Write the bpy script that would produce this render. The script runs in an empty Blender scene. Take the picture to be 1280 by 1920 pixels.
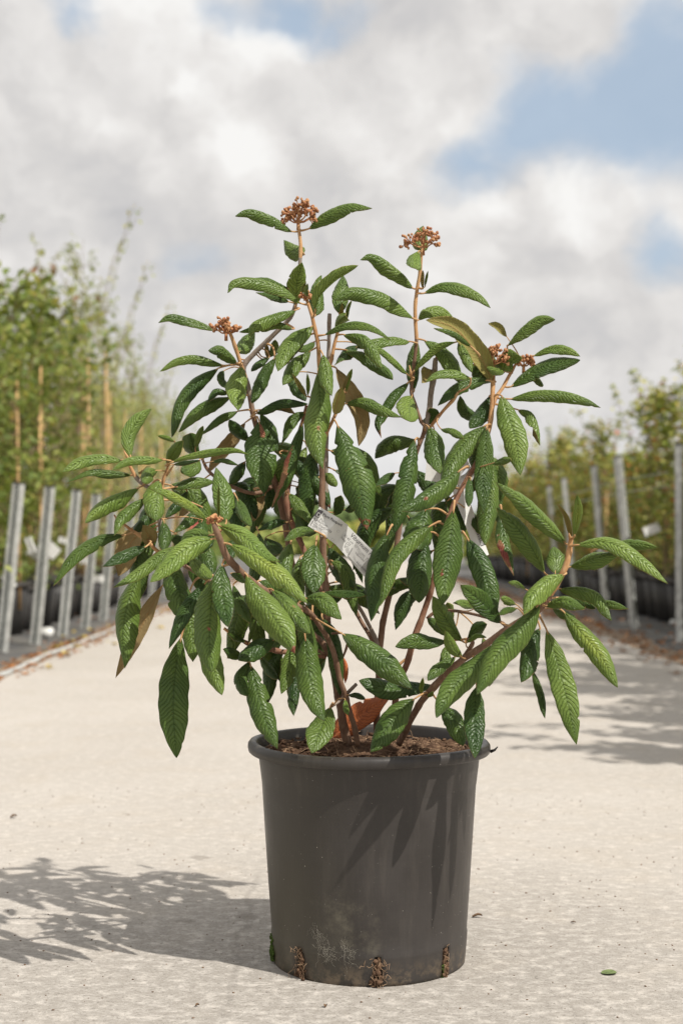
import bpy, bmesh, math, random
from math import sin, cos, pi, radians, sqrt, exp
from mathutils import Vector, Matrix, noise
import numpy as np

random.seed(11)
S = bpy.context.scene
COL = S.collection

# ------------------------------------------------------------------ camera
CAM_Y, CAM_Z, FPX, HX, HY = -2.34, 0.69, 2667.0, 640.0, 1008.0
cam_d = bpy.data.cameras.new('camera'); cam = bpy.data.objects.new('camera', cam_d); COL.objects.link(cam)
cam.location = (0, CAM_Y, CAM_Z); cam.rotation_euler = (radians(90), 0, 0)
cam_d.lens = 50; cam_d.sensor_width = 36; cam_d.sensor_height = 24
cam_d.shift_y = 48/1920.0
cam_d.clip_end = 2000; cam_d.clip_start = .05
cam_d.dof.use_dof = True; cam_d.dof.focus_distance = 2.22; cam_d.dof.aperture_fstop = 4.6
S.camera = cam
S.render.resolution_x = 682; S.render.resolution_y = 1024
S.view_settings.view_transform = 'Standard'; S.view_settings.look = 'None'
S.view_settings.exposure = 0.0; S.view_settings.gamma = 1; S.view_settings.use_curve_mapping = False

def at(px, py, Y=0.0):
    "point that stands Y metres beyond the pot's axis and shows at photo pixel px,py"
    D = Y - CAM_Y
    return Vector(((px-HX)/FPX*D, Y, CAM_Z-(py-HY)/FPX*D))

# ------------------------------------------------------------------ sun and sky
AZ, EL = radians(38.5), radians(50.5)
SUN = Vector((cos(AZ)*cos(EL), -sin(AZ)*cos(EL), sin(EL)))
sd = bpy.data.lights.new('sun', 'SUN'); sd.energy = 5.0; sd.angle = radians(.55); sd.color = (1, .955, .88)
so = bpy.data.objects.new('sun', sd); COL.objects.link(so)
so.rotation_euler = (-SUN).to_track_quat('-Z', 'Y').to_euler(); so.location = SUN*8

W = bpy.data.worlds.new('World'); S.world = W; W.use_nodes = True

class NT:
    "tiny helper round a node tree"
    def __init__(s, tree): s.t = tree; s.n = tree.nodes; s.l = tree.links
    def new(s, typ, **kw):
        n = s.n.new(typ)
        for k, v in kw.items():
            setattr(n, k, v)
        return n
    def put(s, sock, v):
        if isinstance(v, bpy.types.NodeSocket): s.l.new(v, sock)
        elif isinstance(v, bpy.types.Node): s.l.new(v.outputs[0], sock)
        else:
            if hasattr(sock, 'default_value'):
                try: sock.default_value = v
                except Exception:
                    sock.default_value = tuple(v)+(1,) if len(v) == 3 else v
    def math(s, op, a, b=None, c=None, clamp=False):
        n = s.new('ShaderNodeMath', operation=op, use_clamp=clamp)
        s.put(n.inputs[0], a)
        if b is not None: s.put(n.inputs[1], b)
        if c is not None: s.put(n.inputs[2], c)
        return n.outputs[0]
    def vmath(s, op, a, b=None, out=0):
        n = s.new('ShaderNodeVectorMath', operation=op)
        s.put(n.inputs[0], a)
        if b is not None: s.put(n.inputs[1], b)
        return n.outputs[out]
    def scale(s, a, k):
        n = s.new('ShaderNodeVectorMath', operation='SCALE'); s.put(n.inputs[0], a); s.put(n.inputs['Scale'], k); return n.outputs[0]
    def rng(s, v, a, b, c=0., d=1., smooth=True):
        n = s.new('ShaderNodeMapRange'); n.interpolation_type = 'SMOOTHSTEP' if smooth else 'LINEAR'
        s.put(n.inputs[0], v)
        for i, x in enumerate((a, b, c, d)): s.put(n.inputs[i+1], x)
        return n.outputs[0]
    def mix(s, f, a, b, mode='MIX'):
        n = s.new('ShaderNodeMix', data_type='RGBA', blend_type=mode)
        s.put(n.inputs[0], f); s.put(n.inputs[6], a if not (isinstance(a, tuple) and len(a) == 3) else a+(1,))
        s.put(n.inputs[7], b if not (isinstance(b, tuple) and len(b) == 3) else b+(1,))
        return n.outputs[2]
    def noise(s, vec, scale, detail=4, rough=.55, dist=0., out=0):
        n = s.new('ShaderNodeTexNoise'); s.put(n.inputs['Vector'], vec)
        n.inputs['Scale'].default_value = scale; n.inputs['Detail'].default_value = detail
        n.inputs['Roughness'].default_value = rough; n.inputs['Distortion'].default_value = dist
        return n.outputs[out]
    def voro(s, vec, scale, feature='F1', out=0):
        n = s.new('ShaderNodeTexVoronoi', feature=feature); s.put(n.inputs['Vector'], vec); n.inputs['Scale'].default_value = scale
        return n.outputs[out]
    def ramp(s, f, stops):
        n = s.new('ShaderNodeValToRGB'); s.put(n.inputs[0], f)
        e = n.color_ramp.elements
        while len(e) < len(stops): e.new(.5)
        for i, (p, c) in enumerate(stops): e[i].position = p; e[i].color = tuple(c)+(1,)
        return n.outputs[0]
    def bump(s, h, strength, dist, normal=None):
        n = s.new('ShaderNodeBump'); s.put(n.inputs['Height'], h); n.inputs['Strength'].default_value = strength
        n.inputs['Distance'].default_value = dist
        if normal is not None: s.put(n.inputs['Normal'], normal)
        return n.outputs[0]

def build_sky():
    t = NT(W.node_tree); t.n.clear()
    out = t.new('ShaderNodeOutputWorld')
    tc = t.new('ShaderNodeTexCoord'); d = t.vmath('NORMALIZE', tc.outputs['Generated'])
    sky = t.new('ShaderNodeTexSky', sky_type='NISHITA'); sky.sun_disc = False
    sky.sun_elevation = EL; sky.sun_rotation = math.atan2(SUN.x, SUN.y)
    sky.air_density = 1.0; sky.dust_density = 1.6; sky.ozone_density = 1.0
    blue = t.scale(sky.outputs[0], .125)
    blue = t.mix(.65, blue, (.50, .62, .75))
    ZS = 1.2
    sq = t.vmath('MULTIPLY', d, (1, 1, ZS))
    warp = t.noise(sq, 9, 6, .62, 0, out=1)
    sw = t.vmath('ADD', sq, t.scale(t.vmath('SUBTRACT', warp, (.5, .5, .5)), .085))
    # where the cloud deck opens
    def dirpx(x, y):
        v = Vector(((x-HX)/FPX, 1, -(y-HY)/FPX)).normalized(); return (v.x, v.y, v.z*ZS)
    def field(spots, rk):
        f = None
        for (x, y, rad, k) in spots:
            g = t.rng(t.vmath('DISTANCE', sw, dirpx(x, y), out=1), 0, rad*rk, k, 0)
            f = g if f is None else t.math('ADD', f, g)
        return f
    hole = field([(1200, 200, .052, .66), (1290, 110, .045, .42), (1270, 270, .045, .35), (1200, 20, .03, .35), (1090, 60, .03, -.35), (1010, 250, .040, .55), (880, 320, .026, .75), (960, 170, .03, .40),
                  (540, 45, .022, .95), (650, 5, .022, .5), (400, 50, .02, .7), (180, 70, .022, .8), (130, 10, .025, .6), (1240, 490, .024, .85), (370, 480, .02, .5), (1050, 590, .02, .4)], 1.9)
    n1 = t.noise(sw, 6, 10, .58, .1)
    wide = t.rng(t.noise(sq, 1.9, 3, .5), .53, .68, 0, .8)      # openings elsewhere in the sky
    away = t.rng(t.vmath('DISTANCE', d, (0, .98, .18), out=1), .32, .6, 0, 1)
    hole = t.math('ADD', hole, t.math('MULTIPLY', wide, away))
    openness = t.math('SUBTRACT', hole, t.math('MULTIPLY', t.math('SUBTRACT', n1, .5), 1.6))
    mask = t.rng(openness, .18, 1.0, 1, 0.10)     # 1 = cloud
    # cloud body
    n2 = t.noise(sw, 10, 9, .56, .2)
    n3 = t.noise(t.vmath('ADD', sw, (.012, 0, .026)), 10, 7, .56, .2)
    light = t.math('ADD', t.math('MULTIPLY', t.math('SUBTRACT', n2, n3), 1.5), t.math('MULTIPLY', t.math('SUBTRACT', n1, .5), .8))
    puff = field([(462, 105, .018, .42), (520, 98, .012, .3), (340, 165, .010, .35), (410, 250, .032, .30), (890, 385, .020, .45), (935, 400, .012, .3), (330, 350, .035, .18), (860, 190, .04, .16), (650, 200, .06, .12), (1060, 490, .04, .18), (1080, 340, .04, .12),
                  (300, 60, .05, .08), (790, 60, .05, -.16), (120, 270, .09, -.14), (600, 340, .04, -.24), (230, 330, .04, -.10), (1000, 410, .03, -.12), (1060, 600, .07, -.24), (300, 570, .08, -.22), (960, 290, .04, -.12), (700, 600, .08, -.06), (700, 40, .05, -.20), (1080, 60, .05, -.12)], 1.6)
    light = t.math('ADD', light, puff)
    col = t.ramp(t.math('ADD', light, .66), [(0, (.47, .47, .485)), (.27, (.60, .592, .595)), (.5, (.70, .683, .67)), (.74, (.82, .80, .78)), (1, (.94, .93, .91))])
    z = t.new('ShaderNodeSeparateXYZ'); t.put(z.inputs[0], d)
    low = t.rng(z.outputs[2], 0.0, .12, .8, 0)
    col = t.mix(low, col, t.mix(t.rng(n2, .35, .65), (.60, .61, .645), (.74, .735, .73)))
    final = t.mix(mask, blue, col)
    bg = t.new('ShaderNodeBackground'); t.put(bg.inputs[0], final); bg.inputs[1].default_value = 1.0
    t.l.new(bg.outputs[0], out.inputs[0])
build_sky()

# ------------------------------------------------------------------ helpers
def mat(name, fn):
    m = bpy.data.materials.new(name); m.use_nodes = True
    t = NT(m.node_tree); t.n.clear()
    out = t.new('ShaderNodeOutputMaterial'); b = t.new('ShaderNodeBsdfPrincipled')
    t.l.new(b.outputs[0], out.inputs[0]); fn(t, b, out); return m

def obj(name, mesh, mats, parent=None, label=None, cat=None, group=None, kind=None, smooth=True):
    if isinstance(mesh, bmesh.types.BMesh):
        me = bpy.data.meshes.new(name); mesh.to_mesh(me); mesh.free()
    elif isinstance(mesh, tuple):
        me = bpy.data.meshes.new(name); me.from_pydata(mesh[0], [], mesh[1])
    else: me = mesh
    if smooth and len(me.polygons): me.polygons.foreach_set('use_smooth', [True]*len(me.polygons))
    for m in (mats if isinstance(mats, (list, tuple)) else [mats]):
        if m is not None and len(me.materials) < 8: me.materials.append(m)
    o = bpy.data.objects.new(name, me); COL.objects.link(o)
    if parent: o.parent = parent
    tag(o, label, cat, group, kind); return o

def tag(o, label=None, cat=None, group=None, kind=None):
    if label: o['label'] = label
    if cat: o['category'] = cat
    if group: o['group'] = group
    if kind: o['kind'] = kind

def empty(name, loc, label, cat, group=None, rz=0, ry=0, rx=0):
    o = bpy.data.objects.new(name, None); COL.objects.link(o); o.location = loc; o.rotation_euler = (rx, ry, rz)
    o.empty_display_size = .05
    tag(o, label, cat, group); return o

def copy_tree(o, parent=None):
    c = o.copy(); COL.objects.link(c); c.parent = parent
    for ch in list(o.children): copy_tree(ch, c)
    return c

def spline(pts, n):
    "Catmull-Rom through pts (Vectors), n+1 samples at even arc length"
    P = [2*pts[0]-pts[1]] + list(pts) + [2*pts[-1]-pts[-2]]
    raw = []
    for i in range(1, len(P)-2):
        for k in range(12):
            t = k/12; a, b, c, d = P[i-1], P[i], P[i+1], P[i+2]
            raw.append(.5*((2*b)+(c-a)*t+(2*a-5*b+4*c-d)*t*t+(3*b-a-3*c+d)*t**3))
    raw.append(P[-2].copy())
    L = [0]
    for i in range(1, len(raw)): L.append(L[-1]+(raw[i]-raw[i-1]).length)
    out = []; j = 0
    for k in range(n+1):
        s = L[-1]*k/n
        while j < len(L)-2 and L[j+1] < s: j += 1
        f = (s-L[j])/max(1e-9, L[j+1]-L[j]); out.append(raw[j].lerp(raw[j+1], min(1, max(0, f))))
    return out, L[-1]

def tube(V, F, pts, radii, ns=8, cap=True, jit=0):
    "append a tube along pts to the lists V,F"
    n = len(pts); base = len(V)
    up = Vector((.3, .2, 1)).normalized()
    prev = None
    for i, p in enumerate(pts):
        T = (pts[min(n-1, i+1)]-pts[max(0, i-1)]).normalized()
        if prev is None:
            a = T.cross(up)
            if a.length < .1: a = T.cross(Vector((1, 0, 0)))
            a.normalize()
        else:
            a = (prev - T*prev.dot(T)).normalized()
        prev = a; b = T.cross(a)
        r = radii[i] if not isinstance(radii, (int, float)) else radii
        for k in range(ns):
            q = 2*pi*k/ns; rr = r*(1+jit*random.uniform(-1, 1))
            V.append(p + a*cos(q)*rr + b*sin(q)*rr)
    for i in range(n-1):
        for k in range(ns):
            k2 = (k+1) % ns
            F.append((base+i*ns+k, base+i*ns+k2, base+(i+1)*ns+k2, base+(i+1)*ns+k))
    if cap:
        F.append(tuple(base+k for k in range(ns))[::-1]); F.append(tuple(base+(n-1)*ns+k for k in range(ns)))

def boxv(V, F, x0, x1, y0, y1, z0, z1):
    b = len(V)
    for z in (z0, z1):
        for (x, y) in ((x0, y0), (x1, y0), (x1, y1), (x0, y1)): V.append(Vector((x, y, z)))
    F += [(b+3, b+2, b+1, b), (b+4, b+5, b+6, b+7), (b, b+1, b+5, b+4), (b+1, b+2, b+6, b+5), (b+2, b+3, b+7, b+6), (b+3, b, b+4, b+7)]

def blob(V, F, c, r, sx=1, sy=1, sz=1, seg=6, rings=4, jit=.15):
    b = len(V)
    V.append(Vector((c[0], c[1], c[2]-r*sz)))
    for i in range(1, rings):
        a = -pi/2+pi*i/rings
        for k in range(seg):
            q = 2*pi*k/seg; rr = r*(1+random.uniform(-jit, jit))
            V.append(Vector((c[0]+rr*cos(a)*cos(q)*sx, c[1]+rr*cos(a)*sin(q)*sy, c[2]+rr*sin(a)*sz)))
    V.append(Vector((c[0], c[1], c[2]+r*sz))); t = len(V)-1
    for k in range(seg): F.append((b, b+1+(k+1) % seg, b+1+k))
    for i in range(rings-2):
        for k in range(seg):
            k2 = (k+1) % seg; o = b+1+i*seg
            F.append((o+k, o+k2, o+seg+k2, o+seg+k))
    o = b+1+(rings-2)*seg
    for k in range(seg): F.append((o+k, o+(k+1) % seg, t))

# ------------------------------------------------------------------ materials
def m_concrete(t, b, out):
    g = t.new('ShaderNodeNewGeometry'); p = g.outputs['Position']
    big = t.noise(p, .8, 5, .6); mid = t.noise(p, 6, 6, .65)
    a = t.noise(t.vmath('MULTIPLY', p, (34, 46, 34)), 1, 9, .78)
    pit = t.noise(t.vmath('MULTIPLY', p, (120, 190, 120)), 1, 6, .85)
    pale = t.noise(p, 260, 5, .8); grit = t.noise(p, 800, 2, .6)
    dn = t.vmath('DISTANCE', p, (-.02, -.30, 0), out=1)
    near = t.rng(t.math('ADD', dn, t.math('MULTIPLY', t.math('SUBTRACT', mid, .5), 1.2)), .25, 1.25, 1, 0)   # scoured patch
    c = t.mix(t.rng(big, .35, .7), (.44, .404, .362), (.505, .468, .426))
    c = t.mix(t.math('MULTIPLY', t.rng(mid, .45, .70), .42), c, (.44, .385, .32))
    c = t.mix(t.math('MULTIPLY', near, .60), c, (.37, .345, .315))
    c = t.mix(t.math('MULTIPLY', t.rng(a, .60, .42), t.math('ADD', .14, t.math('MULTIPLY', near, .42))), c, (.24, .215, .185))
    c = t.mix(t.math('MULTIPLY', t.rng(a, .50, .66), .55), c, (.66, .61, .55))
    c = t.mix(t.math('MULTIPLY', t.rng(pale, .54, .66), .5), c, (.74, .70, .64))
    c = t.mix(t.math('MULTIPLY', t.rng(pit, .55, .62), t.math('ADD', .36, t.math('MULTIPLY', near, .42))), c, (.12, .105, .09))
    c = t.mix(t.math('MULTIPLY', t.rng(grit, .50, .62), .25), c, (.18, .16, .14))
    wob = t.math('MULTIPLY', t.math('SUBTRACT', mid, .5), .11)
    # shallow groove running towards the viewer left of the pot, and a few damp stains
    sp = t.new('ShaderNodeSeparateXYZ'); t.put(sp.inputs[0], p)
    x1, y1, x2, y2 = -.175, .57, -.168, -.35
    gx = t.math('ADD', t.math('SUBTRACT', sp.outputs[0], -.171), wob)
    gr = t.math('MULTIPLY', t.rng(t.math('ABSOLUTE', gx), .001, .008, .24, 0), t.rng(sp.outputs[1], .75, .45, 0, 1))
    c = t.mix(gr, c, (.15, .135, .12))
    for (x, y, rx, ry) in ((-.305, .73, .022, .03), (-.175, .25, .022, .03), (-.28, .22, .02, .008), (-.08, 1.0, .03, .03)):
        q = t.vmath('MULTIPLY', t.vmath('SUBTRACT', t.vmath('ADD', p, t.scale(t.vmath('SUBTRACT', t.noise(p, 30, 3, .6, 0, out=1), (.5, .5, .5)), .05)), (x, y, 0)), (1/rx, 1/ry, 0))
        c = t.mix(t.rng(t.vmath('LENGTH', q, out=1), .6, 1.25, .42, 0), c, (.15, .13, .105))
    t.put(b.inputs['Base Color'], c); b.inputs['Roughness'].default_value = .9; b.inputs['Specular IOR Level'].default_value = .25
    h = t.math('SUBTRACT', t.math('MULTIPLY', grit, .5), t.math('ADD', t.rng(pit, .545, .66), gr))
    t.put(b.inputs['Normal'], t.bump(h, .5, .0012))
M_CONC = mat('concrete', m_concrete)

def m_fabric(t, b, out):
    g = t.new('ShaderNodeNewGeometry'); p = g.outputs['Position']
    w = t.noise(p, 4, 5, .6)
    c = t.mix(t.rng(w, .35, .65), (.075, .075, .078), (.15, .14, .125))
    t.put(b.inputs['Base Color'], c); b.inputs['Roughness'].default_value = .75
    t.put(b.inputs['Normal'], t.bump(t.noise(p, 120, 3), .4, .004))
M_FAB = mat('ground_fabric', m_fabric)

def m_verge(t, b, out):
    g = t.new('ShaderNodeNewGeometry'); p = g.outputs['Position']
    w = t.noise(p, 6, 6, .65)
    c = t.mix(t.rng(w, .4, .6), (.16, .11, .07), (.27, .20, .14))
    t.put(b.inputs['Base Color'], c); b.inputs['Roughness'].default_value = .95
    t.put(b.inputs['Normal'], t.bump(w, .5, .02))
M_VERGE = mat('dirt_edge', m_verge)

def m_field(t, b, out):
    g = t.new('ShaderNodeNewGeometry'); p = g.outputs['Position']
    w = t.noise(p, .6, 6, .65)
    t.put(b.inputs['Base Color'], t.mix(t.rng(w, .4, .6), (.10, .14, .045), (.2, .2, .08))); b.inputs['Roughness'].default_value = .95
M_FIELD = mat('field_grass', m_field)

def attr(t, name, typ='GEOMETRY'):
    a = t.new('ShaderNodeAttribute', attribute_name=name, attribute_type=typ); return a

def m_leaf_top(t, b, out):
    v = attr(t, 'vein').outputs['Fac']; uvw = attr(t, 'leafco').outputs['Vector']; tone = attr(t, 'tone').outputs['Color']
    ts = t.new('ShaderNodeSeparateColor'); t.put(ts.inputs[0], tone)      # R leaf age plus painted shade, G blemish, B yellow
    us = t.new('ShaderNodeSeparateXYZ'); t.put(us.inputs[0], uvw)         # X across (m), Y along (m), Z across -1..1
    fr = t.math('ABSOLUTE', t.math('SUBTRACT', t.math('FRACT', v), .5))   # 0.5 on a side vein, 0 between
    vein = t.rng(fr, .38, .50, 0, 1)
    mid = t.rng(t.math('ABSOLUTE', us.outputs[2]), .02, .10, 1, 0)
    vmask = t.math('MAXIMUM', vein, mid)
    co = t.new('ShaderNodeCombineXYZ'); t.put(co.inputs[0], us.outputs[0]); t.put(co.inputs[1], us.outputs[1])
    t.put(co.inputs[2], t.math('MULTIPLY', attr(t, 'seed').outputs['Fac'], 1.0))
    cells = t.voro(co, 330, 'DISTANCE_TO_EDGE'); lump = t.voro(co, 330, 'SMOOTH_F1'); n = t.noise(co, 60, 5, .6); n2 = t.noise(co, 16, 3, .5)
    dark = t.mix(t.rng(n2, .35, .65), (.029, .068, .012), (.052, .108, .018))
    young = t.mix(t.rng(n2, .35, .65), (.160, .245, .042), (.235, .325, .062))
    c = t.mix(ts.outputs[0], dark, young)
    c = t.mix(t.math('MULTIPLY', ts.outputs[2], t.rng(t.math('ABSOLUTE', us.outputs[2]), .1, .8, 1, .15)), c, (.30, .36, .05))
    c = t.mix(t.math('MULTIPLY', t.rng(cells, 0.0, .13, 1, 0), .26), c, t.mix(.75, c, (.01, .03, .006)))
    c = t.mix(t.math('MULTIPLY', t.rng(n2, .35, .7), .25), c, (.10, .15, .02))
    c = t.mix(t.math('MULTIPLY', vmask, .50), c, t.mix(.8, c, (.012, .030, .006)))
    bl = t.rng(t.math('ADD', ts.outputs[1], t.math('MULTIPLY', t.math('SUBTRACT', n, .5), 1.4)), .42, .56, 0, 1)
    c = t.mix(bl, c, t.mix(t.rng(n2, .4, .6), (.20, .035, .025), (.30, .15, .07)))
    t.put(b.inputs['Base Color'], c)
    t.put(b.inputs['Roughness'], t.mix(vmask, (.40, .40, .40), (.65, .65, .65)))
    b.inputs['Specular IOR Level'].default_value = .40
    h = t.math('ADD', t.math('MULTIPLY', t.math('SUBTRACT', 1, t.math('MULTIPLY', lump, 1.0)), .5), t.math('MULTIPLY', t.rng(fr, .25, .5, 0, -1), .55))
    h = t.math('ADD', h, t.math('MULTIPLY', n, .5))
    t.put(b.inputs['Normal'], t.bump(h, .9, .0021))
    tr = t.new('ShaderNodeBsdfTranslucent'); t.put(tr.inputs[0], t.mix(.5, c, (.22, .38, .04)))
    mx = t.new('ShaderNodeMixShader'); mx.inputs[0].default_value = .17
    t.l.new(b.outputs[0], mx.inputs[1]); t.l.new(tr.outputs[0], mx.inputs[2]); t.l.new(mx.outputs[0], out.inputs[0])
M_LEAF = mat('leaf_top', m_leaf_top)

def m_leaf_under(t, b, out):
    v = attr(t, 'vein').outputs['Fac']; uvw = attr(t, 'leafco').outputs['Vector']; tone = attr(t, 'tone').outputs['Color']
    ts = t.new('ShaderNodeSeparateColor'); t.put(ts.inputs[0], tone)
    us = t.new('ShaderNodeSeparateXYZ'); t.put(us.inputs[0], uvw)
    fr = t.math('ABSOLUTE', t.math('SUBTRACT', t.math('FRACT', v), .5))
    vein = t.math('MAXIMUM', t.rng(fr, .36, .49, 0, 1), t.rng(t.math('ABSOLUTE', us.outputs[2]), .03, .12, 1, 0))
    n = t.noise(uvw, 80, 4, .6)
    c = t.mix(t.rng(n, .35, .65), (.38, .27, .12), (.50, .38, .20))
    c = t.mix(t.math('MULTIPLY', ts.outputs[0], .65), c, (.30, .33, .08))
    c = t.mix(t.math('MULTIPLY', vein, .6), c, (.42, .24, .10))
    t.put(b.inputs['Base Color'], c); b.inputs['Roughness'].default_value = .85; b.inputs['Specular IOR Level'].default_value = .15
    t.put(b.inputs['Normal'], t.bump(t.math('ADD', t.math('MULTIPLY', vein, .8), n), .6, .0012))
    tr = t.new('ShaderNodeBsdfTranslucent'); t.put(tr.inputs[0], (.52, .36, .07, 1))
    mx = t.new('ShaderNodeMixShader'); mx.inputs[0].default_value = .30
    t.l.new(b.outputs[0], mx.inputs[1]); t.l.new(tr.outputs[0], mx.inputs[2]); t.l.new(mx.outputs[0], out.inputs[0])
M_UNDER = mat('leaf_underside', m_leaf_under)

def m_petiole(t, b, out):
    g = t.new('ShaderNodeTexCoord'); n = t.noise(g.outputs['Object'], 60, 4)
    t.put(b.inputs['Base Color'], t.mix(t.rng(n, .35, .65), (.36, .20, .09), (.50, .31, .15)))
    b.inputs['Roughness'].default_value = .75; b.inputs['Specular IOR Level'].default_value = .25
M_PET = mat('petiole_felt', m_petiole)

def m_bark(c1, c2, c3):
    def f(t, b, out):
        g = t.new('ShaderNodeTexCoord'); o = g.outputs['Object']
        n = t.noise(o, 45, 5, .6); v = t.new('ShaderNodeVectorMath', operation='MULTIPLY'); t.put(v.inputs[0], o); v.inputs[1].default_value = (260, 260, 40)
        s = t.noise(v.outputs[0], 1, 4, .6)
        c = t.mix(t.rng(n, .35, .65), c1, c2); c = t.mix(t.math('MULTIPLY', t.rng(s, .5, .7), .6), c, c3)
        t.put(b.inputs['Base Color'], c); b.inputs['Roughness'].default_value = .72; b.inputs['Specular IOR Level'].default_value = .3
        t.put(b.inputs['Normal'], t.bump(t.math('ADD', s, n), .6, .0015))
    return f
M_BARK = mat('brown_bark', m_bark((.15, .083, .05), (.22, .13, .082), (.31, .22, .16)))
M_BARKG = mat('grey_old_bark', m_bark((.21, .16, .125), (.29, .235, .19), (.38, .33, .28)))
M_BARKR = mat('red_brown_bark', m_bark((.17, .075, .045), (.25, .125, .075), (.33, .21, .14)))
M_SHOOT = mat('rusty_shoot', m_bark((.38, .19, .08), (.50, .29, .135), (.56, .40, .23)))
def m_flower(t, b, out):
    g = t.new('ShaderNodeTexCoord'); n = t.noise(g.outputs['Object'], 220, 3)
    t.put(b.inputs['Base Color'], t.mix(t.rng(n, .35, .65), (.28, .09, .038), (.47, .25, .11)))
    b.inputs['Roughness'].default_value = .8
M_FLOW = mat('rust_bud', m_flower)
def m_dead(t, b, out):
    v = attr(t, 'vein').outputs['Fac']; uvw = attr(t, 'leafco').outputs['Vector']
    fr = t.math('ABSOLUTE', t.math('SUBTRACT', t.math('FRACT', v), .5)); n = t.noise(uvw, 70, 5, .6)
    c = t.mix(t.rng(n, .35, .65), (.42, .095, .028), (.68, .21, .06)); c = t.mix(t.rng(fr, .38, .49, 0, .7), c, (.12, .035, .015))
    t.put(b.inputs['Base Color'], c); b.inputs['Roughness'].default_value = .55
    t.put(b.inputs['Normal'], t.bump(n, .6, .002))
M_DEAD = mat('dead_leaf_orange', m_dead)

def m_pot(t, b, out):
    g = t.new('ShaderNodeTexCoord'); o = g.outputs['Object']
    s = t.new('ShaderNodeSeparateXYZ'); t.put(s.inputs[0], o)
    v = t.new('ShaderNodeVectorMath', operation='MULTIPLY'); t.put(v.inputs[0], o); v.inputs[1].default_value = (1, 1, .10)
    drag = t.noise(v.outputs[0], 40, 5, .6); n = t.noise(o, 9, 6, .6); sp = t.noise(o, 330, 2, .5)
    c = t.mix(t.rng(n, .3, .7), (.025, .0215, .0195), (.039, .034, .031))
    c = t.mix(t.math('MULTIPLY', t.rng(drag, .5, .75), .25), c, (.11, .095, .08))
    # olive tone on the left half, stronger low down, pale dust blotches low on the front
    olive_tint = t.math('MULTIPLY', t.rng(t.math('ADD', s.outputs[0], t.math('MULTIPLY', n, .05)), .02, -.12, 0, 1), t.rng(s.outputs[2], .05, .3, .75, .3))
    c = t.mix(olive_tint, c, (.065, .056, .034))
    d1 = t.vmath('DISTANCE', o, (-.045, -.16, .105), out=1); d2 = t.vmath('DISTANCE', o, (-.02, -.155, .07), out=1)
    dd = t.math('MINIMUM', d1, d2)
    dust = t.math('MULTIPLY', t.rng(t.math('ADD', dd, t.math('MULTIPLY', t.math('SUBTRACT', t.noise(o, 45, 6, .7), .5), .10)), .0, .06, .5, 0), t.rng(t.noise(o, 30, 7, .75), .40, .75))
    c = t.mix(dust, c, (.20, .18, .13))
    lowd = t.math('MULTIPLY', t.rng(s.outputs[2], .0, .045, .8, 0), t.rng(t.noise(o, 55, 5, .7), .42, .62))
    c = t.mix(lowd, c, (.14, .105, .07))
    c = t.mix(t.rng(sp, .75, .78), c, (.3, .28, .25))
    for (a, rx, rz) in ((-43.5, .020, .040), (4, .012, .030), (48, .008, .030)):
        q = t.vmath('MULTIPLY', t.vmath('SUBTRACT', o, (.1575*sin(radians(a)), -.1575*cos(radians(a)), .012)), (1/rx, 1/rx, 1/rz))
        c = t.mix(t.rng(t.math('ADD', t.vmath('LENGTH', q, out=1), t.math('MULTIPLY', t.noise(o, 130, 4, .7), .9)), 1.0, 1.75, .8, 0), c, (.022, .013, .008))
    t.put(b.inputs['Base Color'], c)
    t.put(b.inputs['Roughness'], t.rng(n, .3, .7, .36, .52)); b.inputs['Specular IOR Level'].default_value = .5
    rings = t.math('SINE', t.math('MULTIPLY', s.outputs[2], 900))
    t.put(b.inputs['Normal'], t.bump(t.math('ADD', t.math('ADD', t.math('MULTIPLY', n, 1.6), drag), t.math('MULTIPLY', rings, .02)), .25, .002))
M_POT = mat('grey_black_plastic', m_pot)

def m_soil(t, b, out):
    g = t.new('ShaderNodeTexCoord'); o = g.outputs['Object']
    n = t.noise(o, 60, 6, .7); n2 = t.noise(o, 14, 3)
    c = t.ramp(n, [(0, (.02, .011, .007)), (.45, (.075, .042, .026)), (.6, (.18, .11, .068)), (.8, (.36, .25, .17))])
    c = t.mix(t.rng(n2, .4, .65, 0, .4), c, (.24, .15, .10))
    t.put(b.inputs['Base Color'], c); b.inputs['Roughness'].default_value = .95; b.inputs['Specular IOR Level'].default_value = .1
    t.put(b.inputs['Normal'], t.bump(t.noise(o, 160, 5, .7), 1, .006))
M_SOIL = mat('peat_soil', m_soil)

def flat(name, c, rough=.6, spec=.4, var=.0, scale=40, metal=0):
    def f(t, b, out):
        if var:
            g = t.new('ShaderNodeTexCoord'); n = t.noise(g.outputs['Object'], scale, 4, .6)
            lo = tuple(x*(1-var) for x in c); hi = tuple(min(1, x*(1+var)) for x in c)
            t.put(b.inputs['Base Color'], t.mix(t.rng(n, .3, .7), lo, hi))
        else: b.inputs['Base Color'].default_value = c+(1,)
        b.inputs['Roughness'].default_value = rough; b.inputs['Specular IOR Level'].default_value = spec; b.inputs['Metallic'].default_value = metal
    return mat(name, f)
M_FIBRE = flat('root_fibre', (.33, .22, .14), .9, .1, .4, 90)
M_WEB = flat('cobweb_thread', (.40, .37, .31), .7, .2)
M_MOSS = flat('moss', (.055, .085, .02), .9, .1, .5, 200)
M_WHITE = flat('white_label_plastic', (.70, .695, .67), .35, .5, .04, 20)
M_GREYL = flat('grey_label_print', (.50, .49, .47), .45, .4, .04, 20)
M_INK = flat('black_ink', (.05, .045, .05), .6, .3)
M_BPOT = flat('black_nursery_plastic', (.035, .033, .032), .55, .4, .3, 8)
M_BPOT2 = flat('black_rim_plastic', (.05, .045, .042), .5, .4, .3, 8)
M_CANE = flat('bamboo_cane', (.52, .33, .15), .6, .3, .25, 14)
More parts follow.
